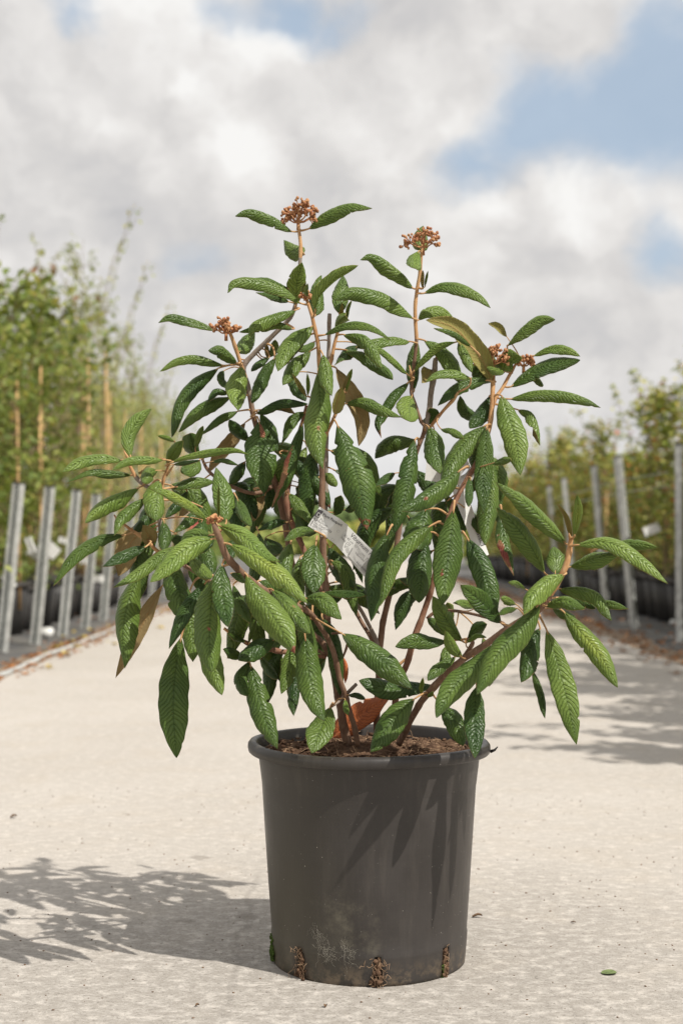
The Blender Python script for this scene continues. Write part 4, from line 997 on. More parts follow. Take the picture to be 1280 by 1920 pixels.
# cluster head: @ base distance, tip offset, roll, tone.   leaf: midrib points | width | overrides  (Y= d= r= t= f=)
LEAF_TXT = """
@ .02 -.03 48 .45
548,434 512,408 468,396 441,405 | 21
578,429 613,404 655,387 697,390 | 25
568,478 550,468 532,450 | 36 | r=10 Y=.05 d=.05
555,572 556,530 566,492 | 39 | r=15 Y=.0 d=-.05 t=.75
@ -.06 -.05 45 .55
565,569 530,542 484,528 440,530 427,549 | 25 | Y=-.07
541,541 505,527 470,523 | 17 | Y=-.02 t=.2
542,566 510,552 480,548 | 15 | Y=.06 t=.15
591,592 596,555 603,516 | 33 | Y=-.02 d=.04 r=15 t=.35
591,583 597,556 625,525 671,498 | 20 | Y=-.09 t=.8
636,588 640,552 643,516 | 37 | Y=.0 d=.05 r=10 t=.3
775,597 738,572 700,556 660,549 627,563 | 29 | Y=.03 t=.6
650,600 652,580 659,564 | 8 | Y=-.01 t=.9 r=5
640,600 640,584 641,566 | 9 | Y=-.01 f=u t=.8 r=5
628,617 636,604 647,592 | 24 | Y=-.02 t=.8 f=f r=10
566,549 569,540 573,529 | 7 | Y=-.07 t=.8
577,557 576,546 577,532 | 9 | Y=-.08 t=.9
555,581 527,586 495,596 472,612 466,631 | 24 | Y=-.01 t=.65
550,617 518,606 484,612 449,622 | 17 | Y=.0 t=.5
586,611 556,630 531,660 521,696 | 36 | Y=-.06 t=.55 r=25 d=-.04
572,633 548,660 526,690 | 14 | Y=-.03 t=.0
607,628 647,614 690,616 731,636 | 17 | Y=-.06 t=.6
643,627 680,634 702,660 716,690 | 28 | Y=-.02 t=.45 r=35
768,640 740,639 708,643 668,652 | 22 | Y=.02 t=.5
647,656 682,661 712,684 736,712 | 23 | Y=.0 t=.3
673,648 648,662 627,684 | 22 | Y=.02 t=.1
764,702 736,677 710,656 679,642 | 13 | Y=.01 t=.95 d=-.04
582,658 552,682 530,722 | 30 | Y=-.02 t=.4 r=25
590,640 570,650 548,652 | 16 | Y=.02 t=.3
@ .045 -.03 40 .5
775,541 752,514 722,492 694,479 675,487 | 28
793,550 825,537 862,541 896,556 919,577 | 25
790,470 790,448 793,423 | 34 | r=10 Y=.07 d=.03
785,470 781,484 780,504 | 34 | r=20 Y=.03 d=-.06 t=.8
793,541 791,525 792,506 | 8 | r=5 f=u Y=.04
796,538 799,522 802,508 | 6 | r=5 t=.9 Y=.05
776,732 777,690 781,636 | 30 | r=15 Y=.05 d=.02 t=.2
774,697 792,672 818,649 852,641 | 15 | t=.85 Y=.03
795,638 824,652 848,684 861,718 | 31 | r=30 t=.6
784,600 800,586 826,582 858,606 | 24 | t=.7 Y=.06 d=.04
921,716 906,680 880,644 846,612 798,600 | 42 | r=14 f=u Y=.05 d=-.05 t=.8
883,650 850,627 813,615 | 10 | r=50 Y=.0 t=.5
860,640 874,668 884,698 | 21 | r=25 Y=.02
882,709 850,701 820,703 798,716 | 19 | Y=.0 t=.7
810,694 800,704 790,718 | 32 | f=u r=10 Y=.06
772,742 768,760 768,790 | 47 | r=25 Y=.02 d=-.07 t=.7
647,757 682,752 716,764 752,782 | 26 | r=35 Y=-.02 t=.45
766,716 734,740 712,772 704,797 714,821 | 22 | f=rf t=.05 Y=.02
790,790 810,778 806,765 | 24 | t=.1 Y=.06
@ .05 -.03 40 .45
950,632 934,616 915,607 | 15 | Y=0.09 d=.03 t=.8 f=u r=25
950,648 982,620 1012,601 1040,599 | 27 | Y=0.07 t=.65
999,667 1030,657 1062,658 1087,668 | 18 | t=.75 Y=0.06
957,725 988,700 1030,682 1087,675 | 31 | t=.2 Y=0.06 r=35
1000,692 1008,708 1016,725 | 14 | t=.6 Y=0.09
955,748 1002,740 1052,742 1096,752 1125,764 | 26 | t=.55
960,697 955,682 972,666 | 42 | f=f t=.6 r=20 Y=0.06
940,742 950,775 966,825 975,891 | 50 | r=14 Y=0.04 d=-.05 t=.65
970,768 994,775 1008,800 1012,835 | 24 | t=.6 f=t Y=0.06
914,713 880,718 848,732 820,760 | 26 | t=.05 r=35 Y=0.04
917,742 902,772 880,803 | 34 | t=.0 r=20 Y=0.07
925,716 905,705 884,682 | 30 | t=.0 r=20 Y=0.08
946,697 930,692 912,690 | 16 | t=.5
935,690 922,670 918,650 | 20 | t=.3 Y=0.09
905,790 870,770 862,742 | 26 | t=.1 Y=0.12 r=10
@ -.05 -.05 18 .4
605,664 611,697 622,742 | 33 | r=15 Y=-.09 d=-.03 t=.7
596,697 600,760 598,815 606,880 | 54 | r=10 Y=-.08 d=-.04 t=.62 f=s
627,777 633,750 640,726 | 26 | f=u Y=-.09 d=-.02 t=.8
649,736 652,715 660,692 | 11 | t=.95 r=5
643,734 647,718 654,702 | 7 | f=u r=5
630,690 655,735 674,785 672,836 | 40 | f=u Y=-.01 d=.02 r=12 t=.2
632,796 648,835 672,905 688,993 | 68 | r=12 Y=-.08 d=-.04 t=.12 f=rD
778,824 771,872 757,930 738,1001 | 46 | r=18 Y=-.03 t=.1 f=D
803,800 814,835 825,888 | 45 | r=15 Y=-.02 t=.35
826,804 847,806 867,822 | 15 | r=40 Y=-.03 t=.6
910,797 876,822 848,858 826,908 | 43 | r=25 Y=.02 t=.4
912,800 908,860 905,910 906,963 | 38 | r=8 Y=.0 d=-.03 t=.12 f=n
922,870 918,940 909,1022 | 44 | r=15 Y=.02 t=.4
924,868 940,863 958,863 | 16 | t=.5 r=35
862,882 830,908 792,932 752,958 | 38 | r=25 Y=-.11 t=.35 f=s
850,955 846,1000 838,1065 828,1136 | 60 | r=10 Y=-.13 d=-.04 t=.3 f=s
808,985 768,1014 732,1058 712,1136 | 34 | r=30 Y=-.12 t=.4
727,998 712,1035 700,1085 695,1165 | 46 | r=15 Y=-.09 t=.1
797,955 792,985 782,1030 | 60 | Y=-.04 t=.05 r=15
795,1000 792,1060 785,1130 | 52 | Y=-.06 t=.0 r=10
876,1010 896,1050 912,1092 931,1152 | 46 | Y=-.11 t=.15 r=10
882,895 880,925 878,950 | 17 | t=.05
741,887 722,898 704,912 | 18 | t=.1 Y=.0
746,1102 736,1096 722,1098 | 12 | t=.1 Y=.02 r=40
778,1096 762,1088 749,1086 | 13 | t=.1 Y=.0 r=40
@ -.22 -.05 28 .55
1061,1020 1018,975 972,932 930,904 | 40 | Y=-.22 r=25
1021,1075 992,1024 957,978 930,952 | 44 | Y=-.19 r=20 t=.4
940,962 944,1010 955,1045 963,1079 | 27 | Y=-.16 f=R t=.3
1040,1075 1042,1050 1037,1024 | 40 | Y=-.19 r=10 d=.03 t=.55
1071,1009 1060,972 1043,944 | 12 | f=u r=10 t=.7
1076,1005 1083,965 1081,928 | 18 | f=yn t=1 r=35 Y=-.25
1078,1022 1138,1019 1196,1050 1251,1094 | 31 | r=35 t=.65 Y=-.25
1067,1063 1110,1050 1165,1036 | 34 | r=30 t=.5 Y=-.22
1130,1025 1180,1017 1232,1027 | 24 | r=30 t=.55 Y=-.16
1058,1077 1025,1090 995,1118 981,1152 | 42 | r=30 t=.75 Y=-.26 
1046,1104 1095,1104 1126,1120 1146,1163 | 27 | r=40 t=.3
1022,1136 1056,1124 1096,1141 | 27 | r=35 t=.5 Y=-.25
1111,1134 1144,1132 1177,1141 | 18 | r=30 t=.4 Y=-.17
1058,1120 1085,1120 1115,1142 | 26 | r=35 t=.0 Y=-.18
1035,1142 1055,1150 1078,1158 | 20 | r=30 t=.3 Y=-.19
1055,1146 1091,1190 1125,1232 1157,1289 | 40 | r=15 t=.5 f=y Y=-.24
1024,1181 1040,1231 1060,1302 1080,1396 | 50 | r=8 t=.55 Y=-.25 d=-.04 f=n
1012,1178 993,1217 976,1279 | 42 | r=15 t=.1 Y=-.21
998,1257 1012,1300 1021,1347 | 17 | r=20 t=.15 Y=-.18
1010,1132 975,1178 930,1232 893,1302 | 56 | r=15 t=.35 Y=-.27 
940,1195 898,1236 855,1282 818,1346 | 55 | r=12 t=.45 Y=-.22
925,1248 922,1268 916,1287 | 14 | r=10 t=.5
967,1133 952,1124 939,1122 | 18 | r=30 t=.8
985,1105 968,1093 953,1091 | 12 | r=30 t=.8
969,1140 950,1142 935,1152 | 14 | r=30 t=.3
939,1168 902,1130 863,1097 | 40 | r=20 t=.05 f=n Y=-.24
873,1205 890,1180 912,1170 | 28 | r=20 t=.05 Y=-.14
873,1205 892,1192 911,1195 | 11 | r=20 t=.8 Y=-.18
@ -.13 -.04 20 .6
867,1203 842,1170 811,1118 | 38 | t=.6 Y=-.14
866,1233 850,1215 835,1183 | 24 | t=.75 Y=-.17
840,1193 824,1175 801,1160 | 22 | t=.25 Y=-.08
837,1202 808,1204 775,1203 741,1213 | 33 | r=15 t=.2 Y=-.13
853,1231 826,1248 802,1276 | 27 | r=15 t=.3 Y=-.15
838,1210 836,1250 842,1275 | 26 | r=15 t=.4 Y=-.05
641,1188 682,1210 730,1250 772,1292 | 52 | r=22 t=.15 Y=-.14
810,1284 770,1287 722,1290 673,1276 | 42 | r=40 t=.0 Y=-.05
777,1310 750,1336 720,1372 695,1410 | 54 | r=12 t=.22 Y=-.12 d=-.04
791,1305 790,1290 792,1271 | 10 | r=5 t=1 Y=-.1
800,1307 807,1303 812,1297 | 9 | r=5 t=1 Y=-.1
826,1322 850,1350 868,1398 | 42 | r=15 t=.2 Y=-.11
893,1287 889,1340 890,1422 | 44 | r=8 t=.12 Y=-.20 d=-.06 f=n
890,1140 868,1130 849,1130 | 18 | r=30 t=.6 Y=-.05
850,1162 844,1145 838,1130 | 22 | r=10 t=.7 Y=.0
905,1195 910,1215 895,1232 | 22 | r=10 t=.7 Y=-.05
@ -.27 -.05 25 .7
410,985 455,1004 494,1034 524,1052 | 38 | r=25 t=.8 Y=-.26
430,1020 480,1048 532,1087 577,1131 | 44 | r=22 t=.75 f=y Y=-.28
462,1077 486,1118 520,1168 552,1225 | 64 | r=10 t=.5 f=r Y=-.24
510,1105 542,1138 581,1188 | 40 | r=15 t=.45 f=s Y=-.20
417,1057 417,1108 427,1175 | 43 | r=8 t=.12 Y=-.27 f=n
400,1085 393,1150 392,1205 398,1260 | 58 | r=10 t=.55 Y=-.25 f=s
388,1165 397,1240 416,1303 | 46 | r=12 t=.5 Y=-.21
437,1096 450,1130 469,1168 | 25 | r=15 t=.4 Y=-.2
432,1075 445,1080 459,1093 | 15 | r=20 t=.4 Y=-.23
400,1010 354,1026 316,1055 282,1091 | 42 | r=25 t=.95 Y=-.28
425,978 420,930 405,876 | 44 | r=15 t=.55 Y=-.22 d=.04
411,970 410,940 410,908 | 7 | r=0 t=.9 Y=-.26
444,933 456,960 471,987 | 26 | r=15 t=.3 Y=-.12
390,975 354,944 316,924 278,914 | 20 | r=35 t=.95 f=y Y=-.27
342,1022 305,1038 255,1072 213,1101 | 28 | r=30 t=.55 Y=-.18 
400,1000 375,1020 345,1024 | 28 | r=25 t=.1 Y=-.2
@ -.04 -.04 20 .35
545,1017 540,1055 541,1093 | 34 | t=.45 Y=-.1
592,996 572,990 550,995 533,1014 | 20 | r=40 t=.3 Y=-.11
592,1020 588,1060 588,1112 | 52 | t=.2 Y=-.1 f=n
562,1045 560,1090 570,1146 | 34 | t=.6 Y=-.07
572,1122 606,1124 640,1161 | 36 | r=30 t=.25 Y=-.14
605,1110 642,1112 686,1116 | 18 | r=40 t=.1 f=n Y=-.08
616,1024 640,1058 663,1103 | 44 | t=.1 Y=.04 r=15
662,1097 675,1105 687,1118 | 12 | t=.05 Y=.05
515,1200 482,1211 447,1238 | 40 | r=30 t=.05 Y=-.12
456,1236 438,1225 419,1217 | 24 | r=20 t=.15 Y=-.1
462,1206 444,1195 426,1187 | 12 | r=30 t=.05 Y=-.08
467,1206 473,1186 480,1163 | 11 | t=.2 Y=-.08
466,1240 448,1268 464,1305 | 30 | t=.25 Y=-.12
470,1247 481,1295 497,1350 520,1404 | 50 | r=8 t=.2 f=D Y=-.13 d=-.05
487,1232 503,1250 521,1273 | 21 | t=.15 Y=-.06
560,1192 548,1240 527,1301 | 36 | t=.4 Y=-.12
550,1165 556,1190 560,1212 | 24 | t=.0 Y=-.08
552,1262 554,1300 551,1342 | 25 | t=.1 Y=-.05
572,1195 577,1245 590,1300 608,1352 | 56 | r=8 t=.3 Y=-.16 
619,1325 602,1362 584,1412 | 54 | r=18 t=.3 f=n Y=-.10 d=-.06
646,1310 649,1325 653,1341 | 13 | t=1 Y=-.07
652,1303 668,1302 684,1311 | 12 | r=30 t=.1 Y=-.04
@ -.11 -.04 35 .6
245,857 243,820 260,788 284,766 | 33 | r=15 t=.7 d=.03
231,863 192,857 155,862 117,885 | 25 | t=.75
248,891 205,889 167,888 126,905 | 18 | t=.3 Y=-.10
308,862 270,860 237,864 210,882 | 18 | t=.85 Y=-.15
320,868 345,856 395,845 440,843 467,853 | 17 | t=.85 Y=-.13
312,871 328,845 343,826 | 26 | r=15 t=.75 Y=-.1
328,828 315,820 297,817 | 9 | t=1
296,882 280,885 270,906 | 27 | r=15 t=.5 Y=-.12
286,862 268,876 263,896 | 18 | f=u t=.3 r=10 Y=-.08
325,871 352,866 376,863 | 10 | t=.0 Y=-.06
366,842 372,820 381,799 | 14 | t=.6 r=5 Y=-.0
373,856 362,835 357,812 | 36 | t=.1 r=10 Y=.02
374,862 360,876 340,886 | 33 | t=.4 r=20 Y=-.03
301,901 296,930 292,976 | 47 | t=.55 r=18 Y=-.13 d=-.05
261,914 230,924 190,948 160,981 | 33 | t=.7 r=30 Y=-.13
274,934 242,955 222,976 214,1004 | 28 | t=.65 r=30 Y=-.14
280,952 268,975 251,998 | 27 | t=.05 r=20 Y=-.08
282,985 245,1018 222,1080 | 50 | f=u r=8 t=.1 Y=-.06 d=0
288,1018 277,1002 268,984 | 36 | f=u r=8 t=.3 Y=-.11 
235,1003 190,1013 140,1043 100,1098 | 28 | t=.25 r=30 Y=-.13
274,1025 236,1038 193,1062 | 26 | t=.02 r=30 Y=-.15
403,903 362,903 322,915 | 24 | t=.35 r=40 Y=-.02
352,920 330,945 310,971 | 24 | t=.05 r=25 Y=-.03
382,952 355,975 326,998 | 23 | t=.15 r=25 Y=-.07
307,975 312,1003 306,1032 | 30 | t=.3 r=15 Y=-.11
362,922 350,945 336,972 | 28 | f=u t=.1 r=10 Y=.02
264,1074 240,1130 230,1188 234,1253 | 52 | t=.3 r=18 Y=-.13 d=-.04
305,1098 280,1142 252,1198 217,1271 | 32 | f=u t=.0 r=15 Y=-.06 d=0
327,1050 336,1105 350,1168 | 54 | t=.35 r=12 Y=-.14
352,1120 360,1180 362,1241 | 42 | t=.5 r=12 Y=-.13
386,1092 354,1142 317,1216 | 30 | t=.08 r=25 Y=-.19 f=n
340,1195 330,1255 325,1330 331,1421 | 64 | t=.12 r=4 f=n Y=-.17 d=-.03
355,1042 372,1058 396,1085 | 30 | t=.55 r=25 Y=-.17
380,975 365,998 352,1012 | 36 | t=.08 r=20 Y=-.09
@ .05 -.03 42 .4
407,619 358,602 320,595 297,605 | 18 | t=.45
445,681 415,656 391,657 | 27 | t=.4 r=25 Y=.04
420,685 370,668 330,673 300,696 | 18 | t=.6
410,690 366,720 334,762 322,820 | 31 | t=.1 r=30
432,745 393,760 362,780 335,810 | 27 | t=.3 r=35
429,736 404,733 390,753 | 15 | t=.1
446,771 412,785 376,816 | 16 | t=.3
453,686 448,722 447,770 | 46 | t=.7 r=20 Y=.02 d=-.06
420,695 418,710 425,728 | 17 | t=.05 Y=.07
447,662 462,642 478,622 | 32 | t=.6 r=10 Y=.09 d=.05
515,671 490,702 472,756 | 30 | t=.2 r=25 Y=.02
505,670 488,678 471,696 | 17 | t=.05 Y=.05
505,670 512,655 516,637 | 20 | t=.5 r=15 Y=.07
502,672 500,655 499,642 | 10 | f=u r=10 Y=.08
540,700 556,722 573,752 | 27 | t=.1 r=25 Y=.02
574,743 560,722 547,700 | 11 | f=u t=.9 r=10 Y=-.03
577,742 578,722 576,700 | 9 | t=.9 r=5 Y=-.03
480,775 528,754 577,757 | 18 | t=.15 r=45 Y=.03
502,767 530,766 554,776 | 17 | f=u t=.1 r=20 Y=.05
572,773 546,792 527,833 | 21 | t=.3 r=25 Y=.04
466,828 450,808 430,787 | 27 | t=.0 r=20 Y=.04
460,792 438,825 411,862 392,886 | 30 | f=u t=.0 r=15 Y=.09 d=.02
486,790 487,838 491,880 495,926 | 63 | t=.12 r=8 f=bnD Y=.01 d=-.03
488,775 506,805 520,846 | 29 | t=.15 r=20 Y=.03
567,793 551,850 538,905 510,953 | 27 | t=.05 r=15 f=R Y=.0
523,848 566,874 598,909 619,954 | 34 | t=.02 r=25 f=r Y=.04
575,838 565,860 556,885 | 24 | t=.7 r=10 Y=.12
520,885 530,892 540,902 | 16 | t=.7 r=10 Y=.12
600,892 618,890 630,912 | 20 | t=.5 r=35 Y=.0 f=f
625,965 633,948 639,929 | 26 | t=.05 r=15 Y=.02
646,956 658,948 666,942 | 16 | t=.02 Y=.03
496,930 484,950 474,978 | 24 | f=u t=.0 r=15 Y=.08
460,865 445,885 431,908 | 25 | t=.0 r=15 Y=.05
395,866 420,862 447,872 | 10 | t=.15 r=40 Y=.01
542,925 566,955 585,981 | 26 | t=.4 r=20 Y=.0
560,955 575,985 592,1000 | 40 | t=.15 r=15 Y=.02
539,979 508,980 481,995 | 17 | t=.05 r=40 Y=.02
497,1008 512,1022 524,1038 | 30 | t=.15 r=15 Y=.03
485,998 490,1015 496,1032 | 17 | t=.2 r=15 Y=-.02
478,930 470,960 450,990 | 30 | t=.1 r=15 Y=.08
418,935 440,965 452,1000 | 30 | t=.1 r=15 Y=.06
560,905 575,930 598,945 | 26 | t=.15 r=20 Y=.09
640,1010 655,1030 668,1050 | 24 | t=.1 r=20 Y=.14
700,930 720,945 735,970 | 24 | t=.1 r=20 Y=.13
835,925 860,960 870,1000 | 30 | t=.1 r=20 Y=.05
880,960 900,985 915,1005 | 26 | t=.15 r=20 Y=.03
815,985 835,1010 842,1050 | 34 | t=.1 r=20 Y=.0
775,880 800,905 812,940 | 32 | t=.1 r=20 Y=.08
445,1010 430,1030 422,1060 | 28 | t=.1 r=20 Y=-.05
380,1010 392,1040 398,1080 | 34 | t=.2 r=20 Y=-.12
330,1000 342,1030 350,1060 | 28 | t=.2 r=20 Y=-.05
"""
def build_leaves():
    dY0 = Y0 = r0 = t0 = 0
    for ln in LEAF_TXT.strip().splitlines():
        if ln.startswith('@'):
            Y0, dY0, r0, t0 = [float(x) for x in ln[1:].split()]; continue
        parts = [x.strip() for x in ln.split('|')]
        pts = [tuple(float(q) for q in p.split(',')) for p in parts[0].split()]
        kw = dict(Y=Y0, d=dY0, r=r0, t=t0, f='')
        if len(parts) > 2:
            for tok in parts[2].split():
                k, v = tok.split('='); kw[k] = v if k == 'f' else float(v)
        fl = kw['f']
        lab = 'leaf turned to show its tan felted underside' if 'u' in fl else 'leaf with a red-brown scorched edge' if 'R' in fl else 'leaf with a red scorched tip' if 'r' in fl else 'yellow-green leaf' if 'y' in fl else None
        make_leaf(pts, float(parts[1]), kw['Y'], kw['d'], kw['r'], kw['t'], fl, label=lab)
build_leaves()
def fill(n, x0, x1, y0, y1, seed):
    "deeper foliage on the rear shoots that closes the middle of the crown"
    rnd = random.Random(seed); done = 0
    cand = [q for q in SAMP if x0 < q[1] < x1 and y0 < q[2] < y1]
    while done < n:
        p, sx, sy, sY = rnd.choice(cand); side = rnd.choice((-1, 1)); Lp = rnd.uniform(75, 150); a = radians(rnd.uniform(5, 80)); Yb = sY+rnd.uniform(.02, .09)
        bx, by = sx+side*14, sy+rnd.uniform(-6, 8)
        mx, my = bx+side*sin(a)*Lp*.5, by+cos(a)*Lp*.35-8; ex, ey = bx+side*sin(a)*Lp*.8, by+cos(a)*Lp+12
        if not (x0 < ex < x1): continue
        make_leaf([(bx, by), (mx, my), (ex, ey)], rnd.uniform(26, 46), Yb, rnd.uniform(-.02, .06), rnd.uniform(5, 40), rnd.uniform(0, .4)); done += 1
fill(36, 400, 960, 800, 1130, 21)
fill(12, 420, 640, 1080, 1230, 22)
fill(6, 240, 420, 900, 1120, 23)

# ------------------------------------------------------------------ flower clusters
def flower(px, py, Y, w, h, n, seed, tight=.0, bx=0, by=None):
    rnd = random.Random(seed); k = (Y-CAM_Y)/FPX
    base = at(px+bx, py+(by if by is not None else h*.75), Y); V, F = [], []
    top = at(px, py, Y)
    hub = base.lerp(top, .35)
    tube(V, F, [loc(base), loc(hub)], [.0030, .0026], 7)
    for i in range(n):
        a = 2.4*i+rnd.uniform(-.3, .3); el = radians((8, 30, 55, 78)[i % 4]+rnd.uniform(-8, 8)); rr = w*k*.31*rnd.uniform(.65, 1.15)
        e = hub+Vector((cos(a)*cos(el)*rr, sin(a)*cos(el)*rr, sin(el)*rr*1.05+h*k*.06))
        m_ = hub.lerp(e, .5)+Vector((0, 0, -.002)); tube(V, F, [loc(hub), loc(m_), loc(e)], [.0016, .0013, .0012], 6)
        nb = rnd.randint(5, 7)
        for j in range(nb):
            b = a+rnd.uniform(-1.5, 1.5); r2 = rnd.uniform(.10, .22)*w*k
            f = e+Vector((cos(b)*r2, sin(b)*r2, rnd.uniform(-.10, .18)*w*k))
            tube(V, F, [loc(e), loc(e.lerp(f, .6)+Vector((0, 0, .0008))), loc(f)], [.0010, .0009, .0008], 5)
            for q in range(rnd.choice((1, 2, 3, 4))):
                o_ = Vector((rnd.gauss(0, 1), rnd.gauss(0, 1), rnd.gauss(0, .6)))*.0022*(q > 0)
                blob(V, F, loc(f+o_), rnd.uniform(.0017, .0031), 1, 1, 1.05, 7, 5, .14)
    obj('flower_bud_cluster', (V, F), M_FLOW, shrub)
flower(559, 392, .02, 74, 52, 12, 1)
flower(793, 438, .045, 76, 54, 8, 2)
flower(424, 600, .03, 54, 52, 8, 3)
flower(921, 657, .045, 66, 52, 9, 4)
flower(981, 662, .07, 38, 50, 6, 5)
flower(572, 553, -.065, 24, 14, 4, 6)
flower(400, 970, -.285, 20, 16, 5, 7)
# twin buds at shoot ends
for (a, b, Y) in [((244, 868), (233, 845), -.11), ((772, 712), (767, 685), .02), ((228, 985), (214, 965), -.12), ((1068, 1012), (1066, 1000), -.24), ((312, 892), (326, 872), -.1)]:
    V, F = [], []; p, q = at(*a, Y), at(*b, Y-.01); tube(V, F, [loc(p), loc(p.lerp(q, .5)), loc(q)], [.0018, .0023, .0008], 6); obj('shoot_bud', (V, F), M_SHOOT, shrub)

# the fallen orange leaf and small debris
SO_keep = SO.copy()
def free_leaf(name, pts, w, Yb, dY, roll, mats, label, cat, flags=''):
    o = make_leaf(pts, w, Yb, dY, roll, .5, flags, mats=mats, parent=None, name=name, petiole=False, label=label)
    o['category'] = cat; o.location = SO_keep
    return o
free_leaf('dead_leaf', [(622, 1382), (652, 1356), (690, 1330), (734, 1303)], 50, .03, -.04, 30, [M_DEAD, M_DEAD, M_DEAD], 'large orange-red dead leaf leaning on the soil behind the stems', 'dead leaf', 'n')
free_leaf('dead_leaf', [(642, 1230), (650, 1250), (647, 1282)], 13, -.02, 0, 20, [M_DEAD, M_DEAD, M_DEAD], 'small curled brown dead leaf hanging beside the main stem', 'dead leaf', 'f')
def debris(px, py, L, W_, H_, m, label, cat, rot=0, name='leaf_fragment'):
    c = groundpt(px, py); V, F = [], []
    n, q = 8, 4
    for i in range(n+1):
        for j in range(q+1):
            u = i/n-.5; v = j/q-.5; pw = sqrt(max(.02, 1-(2*u)**2*.9))
            z = H_*(.35+sin(u*4+1)*.4+v*v*2.0)+random.uniform(0, .12)*H_+.0006
            V.append(Vector((u*L, v*W_*pw, max(.0004, z))))
    for i in range(n):
        for j in range(q): a = i*(q+1)+j; F.append((a, a+1, a+q+2, a+q+1))
    nb = len(V); V += [v+Vector((0, 0, .0006)) for v in V[:]]; F += [tuple(x+nb for x in f[::-1]) for f in F[:]]
    o = obj(name, (V, F), m, label=label, cat=cat); o.location = c; o.rotation_euler = (0, 0, rot)
M_BROWN = flat('brown_scrap', (.15, .09, .05), .8, .2, .5, 150)
M_GSCRAP = flat('green_scrap', (.13, .17, .06), .6, .3, .3, 150)
debris(894, 1721, .018, .009, .005, M_BROWN, 'curled brown scrap just right of the pot', 'debris', .1)
debris(1074, 1731, .009, .004, .002, M_BROWN, 'tiny dark scrap far right of the pot', 'debris', -.6)
debris(1141, 1826, .024, .022, .002, M_GSCRAP, 'flat green leaf fragment lying right of the pot', 'leaf fragment', .15)
debris(26, 1534, .016, .012, .006, M_BROWN, 'dark scrap near the left edge of the path', 'debris', .5)
debris(370, 1888, .006, .005, .003, M_BROWN, 'dark crumb in front of the pot, left', 'debris', .5)
debris(610, 1889, .007, .005, .003, M_BROWN, 'dark crumb in front of the pot, middle', 'debris', 1.5)
debris(130, 1232, .045, .04, .02, M_BROWN, 'brown scrap on the path near the left bed', 'debris', 1.5)
V, F = [], []; rnd = random.Random(9)
for q in range(1400):
    x = rnd.uniform(-1.2, 1.3); y = rnd.uniform(-1.2, 1.6); s = rnd.uniform(.0006, .0018)
    if (x-PX)**2+y*y < .026: continue
    blob(V, F, (x, y, s*.4), s, 1.3, 1, .6, 5, 3, .4)
obj('grit', (V, F), M_BROWN, label='fine dark grit scattered on the concrete', cat='grit', kind='stuff')

# ------------------------------------------------------------------ labels tied to the shrub
def quadsheet(corners, n=10, bow=.0):
    "corners: four world points (tl, tr, br, bl)"
    V, F = [], []; tl, tr, br, bl = corners; N = (tr-tl).cross(bl-tl).normalized()
    for j in range(n+1):
        for i in range(n+1):
            u, v = i/n, j/n; p = tl.lerp(tr, u).lerp(bl.lerp(br, u), v)+N*bow*sin(pi*u); V.append(p)
    for j in range(n):
        for i in range(n): a = j*(n+1)+i; F.append((a, a+1, a+n+2, a+n+1))
    nb = len(V); V += [v+N*.0004 for v in V[:]]; F += [tuple(x+nb for x in f[::-1]) for f in F[:]]
    return V, F, N
def text_on(body, tl, xdir, ydir, size, parent, o0, name='lettering', m=None, off=.0012, bold=0):
    "flat print: letters run along xdir, baseline at tl, up = -ydir"
    cu = bpy.data.curves.new(name, 'FONT'); cu.body = body; cu.size = size; cu.extrude = .00008; cu.offset = bold; cu.resolution_u = 3
    t_ = bpy.data.objects.new(name, cu); COL.objects.link(t_)
    dg = bpy.context.evaluated_depsgraph_get(); me = bpy.data.meshes.new_from_object(t_.evaluated_get(dg)); bpy.data.objects.remove(t_)
    X = xdir.normalized(); Z = X.cross(-ydir).normalized(); Yv = Z.cross(X)
    M_ = Matrix((X, Yv, Z)).transposed().to_4x4(); M_.translation = tl-o0+Z*off
    me.transform(M_); me.materials.append(m or M_INK)
    o = bpy.data.objects.new(name, me); COL.objects.link(o); o.parent = parent
    return o
